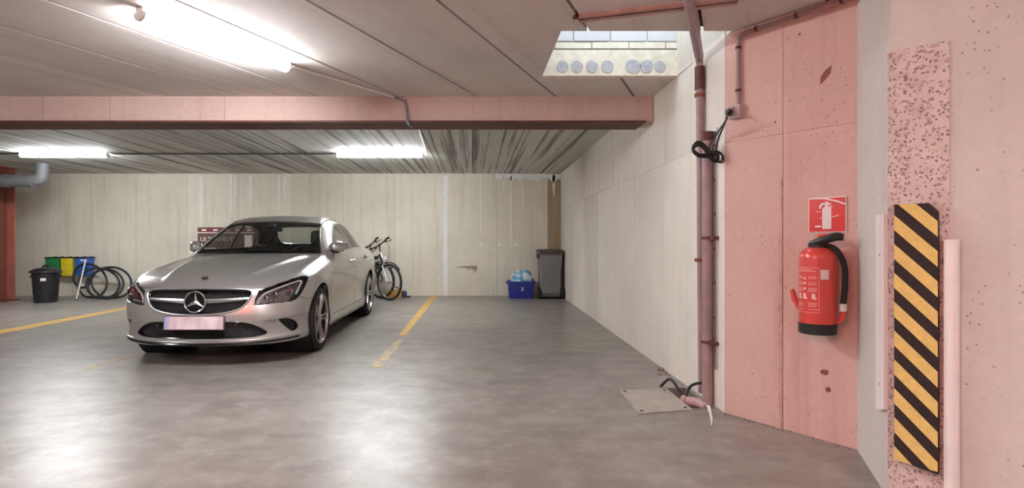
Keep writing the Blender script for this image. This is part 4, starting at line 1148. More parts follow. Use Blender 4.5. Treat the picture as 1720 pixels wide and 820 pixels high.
L_cf = lut([1.0, 1.5, 2.0, 2.4, 2.9, 3.3, 3.7, 4.1, 4.4], [.90, .955, .995, 1.0, .985, .945, .87, .77, .66], 0.06)
L_drop = lut([.9, 1.2, 1.6, 2.1, 2.7, 3.1, 3.4], [.80, .79, .765, .715, .63, .57, .53], 0.05)

def Fcar(u, y, z):
    ay = np.sqrt(y * y + 1e-6)
    q = ay / 0.5
    n = 0.080 * q * q + 0.11 * (ay / 0.8) ** 6
    dn = 0.32 * q + 0.825 * (ay / 0.8) ** 5
    scoop = 0.016 * sstep(0.0, 1.0, (0.405 + 0.10 * (ay - 0.55) - z) / 0.022) * sstep(0.50, 0.66, ay) * sstep(0.235, 0.275, z)
    f_front = (L_prof(z) + scoop + n - u) / np.sqrt(1 + dn * dn)
    nr = 0.06 * q * q + 0.10 * (ay / 0.8) ** 6
    f_rear = (u - (4.63 - L_rear(z) - nr)) * 0.85
    w = L_wp(u) - L_in(z)
    for ax in (AX0, AX1):
        d = np.sqrt((u - ax) ** 2 + (z - 0.325) ** 2 + 1e-6)
        w = w + 0.013 * np.exp(-((d - 0.40) / 0.05) ** 2) * sstep(0.15, 0.3, z)
    zc = L_drop(u)
    w = w - 0.016 * sstep(0.0, 1.0, (zc - z) / 0.035) * sstep(1.12, 1.45, u) * (1 - sstep(2.9, 3.25, u)) * sstep(0.25, 0.5, z)
    w = w + 0.008 * np.exp(-((z - 0.845) / 0.022) ** 2) * sstep(1.9, 2.5, u)
    f_side = ay - w
    hood = L_hood(u) - 0.050 * (ay / 0.72) ** 2.4
    wh = sstep(0.05, 0.3, u) * (1 - sstep(1.2, 1.5, u))
    yc = 0.36 + 0.20 * np.clip((u - 0.2) / 1.1, 0, 1)
    hood = hood + wh * (0.014 * (1 - sstep(-0.015, 0.05, ay - yc)) + 0.007 * np.exp(-((ay - yc) / 0.035) ** 2))
    hood = hood + 0.012 * np.exp(-((ay - 0.74) / 0.06) ** 2) * sstep(0.35, 0.8, u) * (1 - sstep(1.4, 1.8, u))
    f_top = (z - hood) * 0.96
    zb = 0.185 + 0.02 * sstep(0.5, 0.0, u) * 0 + 0.03 * sstep(4.0, 4.6, u)
    f_bot = zb - z
    body = smax(f_front, f_side, 0.12)
    # sharp shoulder of the lower lip, soft hood edge
    body = smax(body, f_top, 0.085)
    body = smax(body, f_rear, 0.14)
    body = smax(body, f_bot, 0.03)
    # fold in the bumper that runs up and out from the intake to the side vent
    ue = 2.4 + (u - 2.4) * (1 + 0.17 * (ay / 0.65) ** 2)
    roof = L_roof(ue) - 0.034 * (ay / 0.55) ** 2 * sstep(1.5, 2.0, u) * (1 - 0.5 * sstep(3.4, 3.9, u))
    f_cr = (z - roof) * 0.88
    f_cs = (ay - L_cz(z) * L_cf(u)) * 0.87
    cab = smax(f_cs, f_cr, 0.085)
    cab = np.maximum(np.maximum(cab, 0.80 - z), np.maximum(1.02 - u, u - 4.42))
    return smin(body, cab, 0.045)

def Gcar(P):
    e = 1e-3; u, y, z = P.T
    g = np.stack([Fcar(u + e, y, z) - Fcar(u - e, y, z), Fcar(u, y + e, z) - Fcar(u, y - e, z), Fcar(u, y, z + e) - Fcar(u, y, z - e)], 1) / (2 * e)
    return g
def project(P, it=4):
    P = P.copy()
    for _ in range(it):
        g = Gcar(P); f = Fcar(*P.T)
        P -= (np.clip(f, -0.02, 0.02) / np.maximum((g * g).sum(1), 0.05))[:, None] * g
    return P
def unit(g): return g / np.maximum(np.linalg.norm(g, axis=1), 1e-9)[:, None]

def surface_nets(Fn, lo, hi, h):
    ax = [np.arange(a, b + h * 0.5, h) for a, b in zip(lo, hi)]
    X, Yg_, Zg_ = np.meshgrid(*ax, indexing='ij')
    V = Fn(X, Yg_, Zg_); S = V < 0
    n = np.array(V.shape) - 1
    cnt = np.zeros(n); pos = np.zeros(tuple(n) + (3,))
    I = np.stack(np.meshgrid(*[np.arange(k) for k in n], indexing='ij'), -1).astype(float)
    for a in range(3):
        s0 = [slice(None)] * 3; s1 = [slice(None)] * 3; s0[a] = slice(0, -1); s1[a] = slice(1, None)
        V0, V1 = V[tuple(s0)], V[tuple(s1)]; cr = (V0 < 0) != (V1 < 0)
        t = np.where(cr, V0 / np.where(cr, V0 - V1, 1), 0)
        b, d = [k for k in range(3) if k != a]
        for ob in (0, 1):
            for od in (0, 1):
                sl = [slice(None)] * 3
                sl[b] = slice(ob, ob + n[b]); sl[d] = slice(od, od + n[d])
                m_ = cr[tuple(sl)]; tt = t[tuple(sl)]
                cnt += m_
                off = np.zeros(tuple(n) + (3,)); off[..., a] = tt; off[..., b] = ob; off[..., d] = od
                pos += np.where(m_[..., None], I + off, 0)
    act = cnt > 0
    idx = -np.ones(tuple(n), int); idx[act] = np.arange(act.sum())
    P = pos[act] / cnt[act][:, None] * h + np.array(lo)
    faces = []
    for a in range(3):
        b, d = [(1, 2), (2, 0), (0, 1)][a]
        s0 = [slice(None)] * 3; s1 = [slice(None)] * 3; s0[a] = slice(0, -1); s1[a] = slice(1, None)
        A0_, A1_ = S[tuple(s0)], S[tuple(s1)]
        e = np.argwhere(A0_ != A1_)
        e = e[(e[:, b] > 0) & (e[:, d] > 0) & (e[:, b] < V.shape[b] - 1) & (e[:, d] < V.shape[d] - 1)]
        def cell(db, dd):
            q = e.copy(); q[:, b] += db; q[:, d] += dd
            return idx[q[:, 0], q[:, 1], q[:, 2]]
        quad = np.stack([cell(-1, -1), cell(0, -1), cell(0, 0), cell(-1, 0)], 1)
        fl_ = A0_[e[:, 0], e[:, 1], e[:, 2]]
        quad[~fl_] = quad[~fl_][:, ::-1]
        faces.append(quad)
    return P, np.concatenate(faces)

HG = 0.0205
P_, Q_ = surface_nets(Fcar, (-0.09, -0.031, 0.12), (4.75, 0.98, 1.50), HG)
P_ = project(P_, 5)
bmc = bmesh.new()
vs_ = [bmc.verts.new(p) for p in P_]
for q in Q_:
    try: bmc.faces.new([vs_[i] for i in q])
    except ValueError: pass
bmesh.ops.bisect_plane(bmc, geom=bmc.verts[:] + bmc.edges[:] + bmc.faces[:], dist=1e-5, plane_co=(0, 0, 0), plane_no=(0, -1, 0), clear_outer=True)
bmc.normal_update()

def inside(poly, x, y):
    r = False; n = len(poly); j = n - 1
    for i in range(n):
        xi, yi = poly[i]; xj, yj = poly[j]
        if (yi > y) != (yj > y) and x < (xj - xi) * (y - yi) / (yj - yi) + xi: r = not r
        j = i
    return r

def cut(ax, poly, cond):
    """split the faces of bmc along a polygon seen along axis ax; return the faces within"""
    i0, i1 = [(1, 2), (0, 2), (0, 1)][ax]
    n = len(poly)
    bmc.normal_update()
    px0 = min(p[0] for p in poly) - .03; px1 = max(p[0] for p in poly) + .03; py0 = min(p[1] for p in poly) - .03; py1 = max(p[1] for p in poly) + .03
    cand = set()
    for f in bmc.faces:
        co = f.verts[0].co
        if px0 < co[i0] < px1 and py0 < co[i1] < py1 and cond(co, f.normal): cand.add(f)
    for k in range(n):
        a = poly[k]; b = poly[(k + 1) % n]
        dx, dy = b[0] - a[0], b[1] - a[1]; L_ = math.hypot(dx, dy)
        if L_ < 1e-6: continue
        nx, ny = dy / L_, -dx / L_
        bx0, bx1 = min(a[0], b[0]) - .001, max(a[0], b[0]) + .001; by0, by1 = min(a[1], b[1]) - .001, max(a[1], b[1]) + .001
        sub = []
        for f in cand:
            mnx = mny = 9e9; mxx = mxy = -9e9; smn = 9e9; smx = -9e9
            for v in f.verts:
                p = v.co[i0]; q = v.co[i1]
                if p < mnx: mnx = p
                if p > mxx: mxx = p
                if q < mny: mny = q
                if q > mxy: mxy = q
                s = (p - a[0]) * nx + (q - a[1]) * ny
                if s < smn: smn = s
                if s > smx: smx = s
            if mxx < bx0 or mnx > bx1 or mxy < by0 or mny > by1 or smn > -1e-5 or smx < 1e-5: continue
            sub.append(f)
        if not sub: continue
        ed = set(); ve = set()
        for f in sub: ed.update(f.edges); ve.update(f.verts)
        co = [0, 0, 0]; no = [0, 0, 0]
        co[i0], co[i1] = a; no[i0], no[i1] = nx, ny
        r = bmesh.ops.bisect_plane(bmc, geom=list(ve) + list(ed) + sub, dist=1e-6, plane_co=co, plane_no=no)
        for g in r['geom_cut']:
            if isinstance(g, bmesh.types.BMEdge): cand.update(f for f in g.link_faces)
    out_ = []
    for f in cand:
        if not f.is_valid: continue
        cc = f.calc_center_median()
        if inside(poly, cc[i0], cc[i1]): out_.append(f)
    return out_

def grab(faces, delete=True):
    vi = {}; V = []; F_ = []
    for f in faces:
        r = []
        for v in f.verts:
            if v not in vi: vi[v] = len(V); V.append(tuple(v.co))
            r.append(vi[v])
        F_.append(r)
    if delete: bmesh.ops.delete(bmc, geom=list(faces), context='FACES')
    return np.array(V), F_

def offset_poly(poly, d):
    n = len(poly); out_ = []
    ar = sum(poly[i][0] * poly[(i+1) % n][1] - poly[(i+1) % n][0] * poly[i][1] for i in range(n))
    sg_ = 1 if ar > 0 else -1
    for i in range(n):
        p0 = Vector(poly[i-1]); p1 = Vector(poly[i]); p2 = Vector(poly[(i+1) % n])
        a = (p1 - p0).normalized(); b = (p2 - p1).normalized()
        na = Vector((a.y, -a.x)) * sg_; nb = Vector((b.y, -b.x)) * sg_
        m_ = (na + nb); m_ = m_.normalized() if m_.length > 1e-6 else na
        out_.append(tuple(p1 + m_ * d / max(0.5, m_.dot(na))))
    return out_
def smooth_poly(pts, sub=4):
    return [(p.x, p.y) for p in catmull([Vector((a, b, 0)) for a, b in pts], sub, closed=True)]

def mirror_join(V, F_):
    n = len(V); V2 = V * np.array([1, -1, 1]); mp = []; extra = []
    for i, v in enumerate(V):
        if abs(v[1]) < 2e-4: mp.append(i)
        else: mp.append(n + len(extra)); extra.append(V2[i])
    F2 = [[mp[i] for i in reversed(f)] for f in F_]
    return np.concatenate([V, np.array(extra).reshape(-1, 3)]), F_ + F2

CAR_L = 2.32
car_parts = []
def skin(name, V, F_, mat, parent, rim=0.012, off=0.0, flip=False):
    """mesh from coachwork faces: gradient normals, edges turned inwards by rim"""
    N = unit(Gcar(V))
    if off: V = V - N * off
    F_ = [list(f) for f in F_]
    for f in F_:
        a, b, cc = V[f[0]], V[f[1]], V[f[2]]
        nn = np.zeros(3)
        for k in range(len(f)): nn += np.cross(V[f[k]], V[f[(k+1) % len(f)]])
        if np.dot(nn, N[f[0]]) < 0: f.reverse()
    n0 = len(F_); nv = len(V)
    verts = [tuple(v) for v in V]
    if rim:
        cnt = {}
        for f in F_:
            for k in range(len(f)):
                e = (f[k], f[(k+1) % len(f)]); cnt[e] = cnt.get(e, 0) + 1
        bd_ = [e for e in cnt if (e[1], e[0]) not in cnt]
        mp = {}
        for e in bd_:
            for i in e:
                if i not in mp: mp[i] = len(verts); verts.append(tuple(V[i] - N[i] * rim))
        for a, b in bd_: F_.append([b, a, mp[a], mp[b]])
    me = bpy.data.meshes.new(name)
    loc = [(y, u - CAR_L, z) for u, y, z in verts]
    # (u,y,z)->(y,u,z) mirrors the hand: turn the faces
    F_ = [f[::-1] for f in F_]
    if flip: F_ = [f[::-1] for f in F_]
    me.from_pydata(loc, [], F_)
    me.polygons.foreach_set('use_smooth', [True] * len(F_))
    me.update()
    nl = []
    sgn_ = -1 if flip else 1
    for p in me.polygons:
        if p.index < n0:
            for vi in p.vertices:
                g = N[vi]; nl.append((g[1] * sgn_, g[0] * sgn_, g[2] * sgn_))
        else:
            q = p.normal
            for vi in p.vertices: nl.append(tuple(q))
    me.normals_split_custom_set(nl)
    return newobj(name, me, mat, parent)
def both(name, V, F_, mat, parents, **kw):
    """a side part and its mirror image; +y is the side towards the empty bay"""
    r = []
    for s, par in zip((1, -1), parents):
        V2 = V * np.array([1, s, 1]); r.append(skin(name, V2, [f if s > 0 else f[::-1] for f in F_], mat, par, **kw))
    return r

# materials
def paint_mat():
    t = NT('silver_car_paint'); b = t.b
    b.inputs['Base Color'].default_value = c(188, 185, 182)
    b.inputs['Metallic'].default_value = 0.72; b.inputs['Roughness'].default_value = 0.30
    b.inputs['Coat Weight'].default_value = 0.8; b.inputs['Coat Roughness'].default_value = 0.04
    P = t.pos((1, 1, 1), obj=True)
    pass
    return t.m
def glass_mat(name, tint, refl=1.0):
    m_ = bpy.data.materials.new(name); m_.use_nodes = True; nt = m_.node_tree; nt.nodes.clear()
    o = nt.nodes.new('ShaderNodeOutputMaterial'); mx = nt.nodes.new('ShaderNodeMixShader'); tr = nt.nodes.new('ShaderNodeBsdfTransparent'); gl = nt.nodes.new('ShaderNodeBsdfGlossy'); lw = nt.nodes.new('ShaderNodeLayerWeight'); pw_ = nt.nodes.new('ShaderNodeMath'); fr = nt.nodes.new('ShaderNodeMath')
    tr.inputs[0].default_value = tint; gl.inputs['Roughness'].default_value = 0.02; lw.inputs[0].default_value = 0.5; pw_.operation = 'POWER'; pw_.inputs[1].default_value = 5.0; fr.operation = 'MULTIPLY_ADD'; fr.inputs[1].default_value = 0.92 * refl; fr.inputs[2].default_value = 0.05 * refl
    nt.links.new(lw.outputs['Facing'], pw_.inputs[0]); nt.links.new(pw_.outputs[0], fr.inputs[0])
    nt.links.new(fr.outputs[0], mx.inputs[0]); nt.links.new(tr.outputs[0], mx.inputs[1]); nt.links.new(gl.outputs[0], mx.inputs[2]); nt.links.new(mx.outputs[0], o.inputs[0])
    return m_
M['paint'] = paint_mat()
M['windscreen'] = glass_mat('tinted_glass', (0.60, 0.63, 0.61, 1))
M['side_glass'] = glass_mat('dark_side_glass', (0.78, 0.81, 0.79, 1))
M['lens'] = glass_mat('clear_lens', (0.88, 0.88, 0.90, 1))
M['gloss_black'] = pmat('gloss_black', c(20, 20, 22), 0.15)
M['inner_black'] = pmat('cabin_black', c(26, 26, 28), 0.7)
M['mesh_black'] = pmat('grille_black', c(40, 38, 40), 0.4)
M['satin'] = pmat('satin_silver', c(196, 194, 196), 0.25, 0.9)
M['rim_silver'] = pmat('rim_silver', c(176, 172, 172), 0.3, 0.85)

car = empty('car', (-2.452, 4.90 + CAR_L, 0), math.radians(0.1))
tag(car, 'silver four-door saloon car parked nose out in its bay', 'car')
any_ = lambda co, nn: True

# ---- openings, front view (y, z)
def smooth_half(p, sub=4):
    q = catmull([Vector((a, b, 0)) for a, b in p], sub)
    return [(v.x, v.y) for v in q]
GR = smooth_half([(-.02, .693), (.15, .693), (.30, .690), (.42, .682), (.455, .668), (.466, .645), (.452, .605), (.425, .560), (.38, .522), (.30, .495), (.18, .478), (.08, .472), (-.02, .470)])
grille_f = cut(0, offset_poly(GR, 0.0), lambda co, n: co.x < 0.6)
V_gr, F_gr = grab(grille_f)
IN = smooth_half([(-.02, .402), (.30, .402), (.40, .395), (.47, .375), (.53, .342), (.572, .308), (.580, .295), (.565, .281), (.50, .268), (.40, .262), (.2, .258), (-.02, .258)])
V_in, F_in = grab(cut(0, IN, lambda co, n: co.x < 0.6))
VT = smooth_poly([(.672, .398), (.70, .412), (.745, .405), (.785, .365), (.797, .315), (.785, .288), (.762, .283), (.735, .305)], 3)
V_vt, F_vt = grab(cut(0, VT, lambda co, n: co.x < 0.7))
HL = [(.490, .548), (.497, .60), (.512, .668), (.57, .694), (.65, .728), (.73, .760), (.785, .780), (.812, .781), (.829, .768), (.836, .735), (.832, .690), (.820, .640), (.803, .598), (.785, .575), (.755, .562), (.70, .560), (.60, .556), (.53, .550)]
V_hl, F_hl = grab(cut(0, HL, lambda co, n: co.x < 0.85 and co.y > .3))
WS = [(-.02, .992), (.25, .992), (.45, .990), (.62, .984), (.69, .982), (.708, .990), (.685, 1.035), (.638, 1.14), (.590, 1.25), (.560, 1.318), (.540, 1.338), (.42, 1.352), (.2, 1.361), (-.02, 1.364)]
wcond = lambda co, n: 1.0 < co.x < 2.4 and n.x < -0.12
cut(0, WS, wcond)
V_ws, F_ws = grab(cut(0, [(a if a < 0 else max(a - 0.020 * min(1, a / .4), -.02), b + (0.014 if b < 1.0 else (-0.022 if b > 1.33 else 0.0))) for a, b in WS], wcond))
V_wb, F_wb = grab([f for f in bmc.faces if wcond(f.calc_center_median(), f.normal) and inside(WS, f.calc_center_median().y, f.calc_center_median().z)])
RW_ = [(-.02, 1.085), (.40, 1.085), (.50, 1.095), (.52, 1.12), (.49, 1.22), (.44, 1.30), (.41, 1.325), (.2, 1.338), (-.02, 1.341)]
V_rw, F_rw = grab(cut(0, RW_, lambda co, n: co.x > 2.7 and n.x > 0.08))
TLP = [(.42, .70), (.60, .68), (.80, .72), (.86, .80), (.84, .88), (.74, .90), (.55, .87), (.42, .83)]
V_tl, F_tl = grab(cut(0, TLP, lambda co, n: co.x > 4.0 and n.x > 0.05))
# ---- side view (u, z)
FW = [(1.68, 1.030), (1.76, 1.080), (1.88, 1.152), (2.02, 1.222), (2.18, 1.280), (2.38, 1.320), (2.585, 1.334), (2.60, 1.03), (2.2, 1.022), (1.95, 1.022)]
V_fw, F_fw = grab(cut(1, FW, lambda co, n: co.y > 0.35))
RWn = [(2.655, 1.03), (2.645, 1.336), (2.80, 1.334), (2.98, 1.314), (3.16, 1.270), (3.34, 1.210), (3.50, 1.150), (3.60, 1.100), (3.645, 1.065), (3.60, 1.050), (3.2, 1.036)]
V_rn, F_rn = grab(cut(1, RWn, lambda co, n: co.y > 0.35))
BP = [(2.603, 1.025), (2.588, 1.336), (2.642, 1.338), (2.652, 1.025)]
V_bp, F_bp = grab(cut(1, BP, lambda co, n: co.y > 0.35))
for ax in (AX0, AX1):
    circ = [(ax + 0.362 * math.cos(a), 0.328 + 0.362 * math.sin(a)) for a in [2 * math.pi * k / 48 for k in range(48)]]
    grab(cut(1, circ, lambda co, n: co.y > 0.5))
# floor pan removed between the arches near the wheels
V_l, F_l = grab(list(bmc.faces), delete=False)
# ---- panels with open seams
def panel(ax, poly, cond, gap=0.0045):
    V, F_ = None, None
    outer = cut(ax, offset_poly(poly, gap / 2), cond)
    inner = cut(ax, offset_poly(poly, -gap / 2), cond)
    res = grab(inner)
    bmc.normal_update()
    outer2 = [f for f in bmc.faces if f.is_valid and cond(f.calc_center_median(), f.normal) and inside(offset_poly(poly, gap / 2), *[f.calc_center_median()[k] for k in [(1, 2), (0, 2), (0, 1)][ax]])]
    bmesh.ops.delete(bmc, geom=outer2, context='FACES')
    return res
HD = [(.262, -.02), (.268, .2), (.292, .36), (.335, .49), (.39, .60), (.46, .688), (.55, .735), (.75, .752), (1.0, .750), (1.25, .735), (1.42, .715), (1.50, .692), (1.46, .655), (1.38, .50), (1.335, .30), (1.318, .1), (1.315, -.02)]
V_hd, F_hd = panel(2, HD, lambda co, n: n.z > 0.25 and co.z > 0.6 and co.x < 1.6)
FD = [(1.42, .30), (1.40, .55), (1.42, .80), (1.46, .92), (1.55, .985), (1.66, 1.015), (2.20, 1.010), (2.625, 1.017), (2.635, .70), (2.62, .30)]
V_fd, F_fd = panel(1, FD, lambda co, n: co.y > 0.45 and n.y > 0.2)
RD = [(2.63, .30), (2.645, .70), (2.635, 1.017), (3.2, 1.026), (3.62, 1.04), (3.68, .98), (3.66, .85), (3.52, .72), (3.35, .62), (3.24, .50), (3.20, .38), (3.16, .30)]
V_rd, F_rd = panel(1, RD, lambda co, n: co.y > 0.45 and n.y > 0.2)
# bumper: everything ahead of a line through the headlamp foot
BU = [(-.2, .05), (-.2, .90), (.02, .70), (.12, .690), (.30, .64), (.42, .585), (.58, .552), (.60, .45), (.58, .05)]
V_bu, F_bu = panel(1, [(-.2, .05), (-.2, .695), (.25, .695), (.36, .60), (.50, .566), (.62, .560), (.62, .05)], lambda co, n: co.x < 0.75)
V_b, F_b = grab(list(bmc.faces))
bmc.free()

skin('body', *mirror_join(V_b, F_b), M['paint'], car)
hood_o = skin('hood', *mirror_join(V_hd, F_hd), M['paint'], car)
bump_o = skin('front_bumper', *mirror_join(V_bu, F_bu), M['paint'], car)
skin('inner_lining', *mirror_join(V_l, F_l), M['inner_black'], car, off=0.016, rim=0)
ws_o = skin('windscreen', *mirror_join(V_ws, F_ws), M['windscreen'], car, rim=0.004, off=0.003)
skin('windscreen_border', *mirror_join(V_wb, F_wb), M['gloss_black'], car, rim=0.004, off=0.002)
skin('rear_window', *mirror_join(V_rw, F_rw), M['side_glass'], car, rim=0.004, off=0.003)
fd_o = both('front_door', V_fd, F_fd, M['paint'], (car, car))
rd_o = both('rear_door', V_rd, F_rd, M['paint'], (car, car))
both('door_window', V_fw, F_fw, M['side_glass'], fd_o, rim=0.004, off=0.004)
both('door_window', V_rn, F_rn, M['side_glass'], rd_o, rim=0.004, off=0.004)
both('pillar_trim', V_bp, F_bp, M['gloss_black'], (car, car), rim=0.01, off=0.001)
both('tail_lamp', V_tl, F_tl, pmat('tail_red', c(150, 20, 20), 0.15), (car, car), off=0.002)
hl_o = both('headlamp', V_hl, F_hl, M['lens'], (car, car), rim=0.006, off=0.002)
both('side_vent', V_vt, F_vt, M['gloss_black'], (bump_o, bump_o), rim=0.0, off=0.028)

def surf_u(y, z):
    """where the nose surface lies behind the tip, at lateral y and height z"""
    y = np.atleast_1d(np.array(y, float)); z = np.atleast_1d(np.array(z, float))
    lo_ = np.full_like(y, -0.1); hi2 = np.full_like(y, 1.6)
    for _ in range(40):
        md = (lo_ + hi2) / 2; f = Fcar(md, y, z)
        lo_ = np.where(f > 0, md, lo_); hi2 = np.where(f > 0, hi2, md)
    return hi2
def surf_y(u, z):
    u = np.atleast_1d(np.array(u, float)); z = np.atleast_1d(np.array(z, float)); lo_ = np.full_like(u, 0.3); hi2 = np.full_like(u, 1.1)
    for _ in range(40):
        md = (lo_ + hi2) / 2; f = Fcar(u, md, z)
        lo_ = np.where(f > 0, lo_, md); hi2 = np.where(f > 0, md, hi2)
    return hi2
def L(u, y, z): return Vector((y, u - CAR_L, z))
def nose_pts(pts, off=0.0):
    ys_ = [p[0] for p in pts]; zs_ = [p[1] for p in pts]
    us = surf_u(np.abs(ys_), zs_); P = np.stack([us, np.array(ys_), np.array(zs_)], 1); N = unit(Gcar(P)); P = P + N * off
    return [L(*p) for p in P]
def full(poly): # half outline (first and last at the middle) -> closed outline
    h_ = [p for p in poly if p[0] >= 0.005]
    return [(0.0, poly[0][1])] + h_ + [(0.0, poly[-1][1])] + [(-a, b) for a, b in reversed(h_)]

# black surrounds, backing plates
both_gr = skin('grille_back', *mirror_join(V_gr, F_gr), M['inner_black'], car, rim=0, off=0.060)
gl_root = both_gr
skin('intake_back', *mirror_join(V_in, F_in), M['mesh_black'], bump_o, rim=0, off=0.035)
MB().tube(nose_pts(full(GR), 0.004), 0.0085, 8, closed=True).build('grille_frame', M['satin'], car)
MB().tube(nose_pts(full(GR), -0.02), 0.012, 8, closed=True).build('grille_shroud', M['gloss_black'], car)
MB().tube(nose_pts(full(IN), -0.006), 0.009, 6, closed=True).build('intake_shroud', M['gloss_black'], bump_o)
# grille studs, a lattice too fine to pick apart
def lattice(polyf, sy, sz, off, size, mat, name, parent, skip=None, pyramid=True):
    m = MB(); pts = []
    ymax = max(p[0] for p in polyf); z0_ = min(p[1] for p in polyf); z1__ = max(p[1] for p in polyf)
    r = 0; z_ = z0_
    while z_ < z1__:
        y_ = -ymax + (sy / 2 if r % 2 else 0)
        while y_ < ymax:
            if inside(polyf, y_, z_) and not (skip and skip(y_, z_)): pts.append((y_, z_))
            y_ += sy
        z_ += sz; r += 1
    us = surf_u([abs(p[0]) for p in pts], [p[1] for p in pts])
    for (y_, z_), u_ in zip(pts, us):
        a = size
        p = [L(u_ + off + 0.02, y_ - a, z_), L(u_ + off + 0.02, y_, z_ - a * 0.55), L(u_ + off + 0.02, y_ + a, z_), L(u_ + off + 0.02, y_, z_ + a * 0.55), L(u_ + off, y_, z_)]
        m.add(p, [(0, 1, 4), (1, 2, 4), (2, 3, 4), (3, 0, 4)])
    o = m.build(name, mat, parent); o['kind'] = 'stuff'
    return o
star_z, star_r = 0.583, 0.098
grf = full(GR)
lattice(offset_poly(grf, -0.012), 0.026, 0.0125, 0.024, 0.0105, pmat('stud_satin', c(190, 186, 188), 0.25, 0.9), 'grille_studs', car, lambda y_, z_: math.hypot(y_, z_ - star_z) < star_r + 0.004 or abs(z_ - 0.592) < 0.022)
inf = full(IN)
lattice(offset_poly(inf, -0.010), 0.016, 0.008, 0.014, 0.0055, pmat('mesh_grey', c(112, 108, 110), 0.45), 'intake_mesh', bump_o)
m = MB()
for k in range(5):
    z_ = 0.272 + k * 0.011
    m.tube([p for p in nose_pts([(y_, z_) for y_ in np.linspace(-0.40, 0.40, 17)], -0.010)], 0.0028, 4)
m.build('radiator_bars', pmat('bar_black', c(32, 31, 32), 0.4), bump_o)
# middle bar of the grille
def bar(y0, y1, zc0, zc1, h0, h1, off, name, mat, parent, n=14, th=0.03):
    rings = []
    for i in range(n + 1):
        t = i / n; y_ = y0 + (y1 - y0) * t; zc_ = zc0 + (zc1 - zc0) * t; hh = h0 + (h1 - h0) * t
        u_ = surf_u([abs(y_)], [zc_])[0] + off
        rings.append([L(u_, y_, zc_ - hh * .3), L(u_ - 0.006, y_, zc_ + hh * .1), L(u_, y_, zc_ + hh / 2), L(u_ + th, y_, zc_ + hh / 2), L(u_ + th, y_, zc_ - hh / 2), L(u_ + 0.004, y_, zc_ - hh / 2)])
    m = MB(); nn = 6; v = [p for r in rings for p in r]; f = []
    for i in range(n):
        for k in range(nn): f.append((i * nn + k, i * nn + (k + 1) % nn, (i + 1) * nn + (k + 1) % nn, (i + 1) * nn + k))
    f.append(tuple(range(nn))); f.append(tuple(n * nn + k for k in range(nn)))
    m.add(v, f, True); return m.build(name, mat, parent)
for s in (-1, 1): bar(s * 0.085, s * 0.452, 0.588, 0.602, 0.042, 0.026, 0.012, 'grille_slat', M['satin'], car)
# three-pointed star
ug = float(surf_u([0.0], [star_z])[0])
em = MB().lathe([(star_r - 0.006, -0.012), (star_r, -0.004), (star_r, 0.008), (star_r - 0.006, 0.014), (star_r - 0.012, 0.012), (star_r - 0.014, 0.0), (star_r - 0.012, -0.012)], 40, Matrix.Translation(L(ug + 0.004, 0, star_z)) @ Matrix.Rotation(math.pi / 2 - 0.08, 4, 'X'), cap=False).build('emblem_ring', M['chrome'], car)
MB().lathe([(star_r - 0.010, -0.004), (0.001, -0.004)], 40, Matrix.Translation(L(ug + 0.004, 0, star_z)) @ Matrix.Rotation(math.pi / 2 - 0.08, 4, 'X'), cap=False).build('emblem_disc', M['gloss_black'], em)
m = MB(); Ms = Matrix.Translation(L(ug + 0.002, 0, star_z)) @ Matrix.Rotation(math.pi / 2 - 0.08, 4, 'X')
for k in range(3):
    a = math.pi / 2 + k * 2 * math.pi / 3; r1 = star_r - 0.012; r0 = 0.021
    tip = Vector((r1 * math.cos(a), r1 * math.sin(a), 0.004)); l_ = Vector((r0 * math.cos(a + math.pi / 3), r0 * math.sin(a + math.pi / 3), 0.0)); r_ = Vector((r0 * math.cos(a - math.pi / 3), r0 * math.sin(a - math.pi / 3), 0.0)); ce = Vector((0, 0, 0.016)); bk = Vector((0, 0, -0.004))
    m.add([Ms @ p for p in (tip, l_, ce, r_, bk)], [(0, 1, 2), (0, 2, 3), (0, 4, 1), (0, 3, 4)])
m.build('emblem_star', M['chrome'], em)
# small hood badge
hb_u = 0.205; hb_z = float(L_hood(hb_u)) + 0.010
Mh = Matrix.Translation(L(hb_u, 0, hb_z + 0.004)) @ Matrix.Rotation(math.radians(18), 4, 'X')
bdg = MB().lathe([(0.030, 0), (0.030, 0.004), (0.022, 0.006), (0.021, 0.003), (0.0, 0.003)], 20, Mh).build('hood_badge', M['mesh_black'], car)
MB().lathe([(0.020, 0.006), (0.017, 0.009), (0.012, 0.006)], 16, Mh).build('badge_ring', M['chrome'], bdg)
MB().lathe([(0.008, 0), (0.008, 0.008)], 8, Matrix.Translation(L(0.72, 0.26, float(L_hood(0.72)) + 0.005))).build('washer_jet', M['gloss_black'], hood_o)
MB().lathe([(0.008, 0), (0.008, 0.008)], 8, Matrix.Translation(L(0.72, -0.26, float(L_hood(0.72)) + 0.005))).build('washer_jet', M['gloss_black'], hood_o)
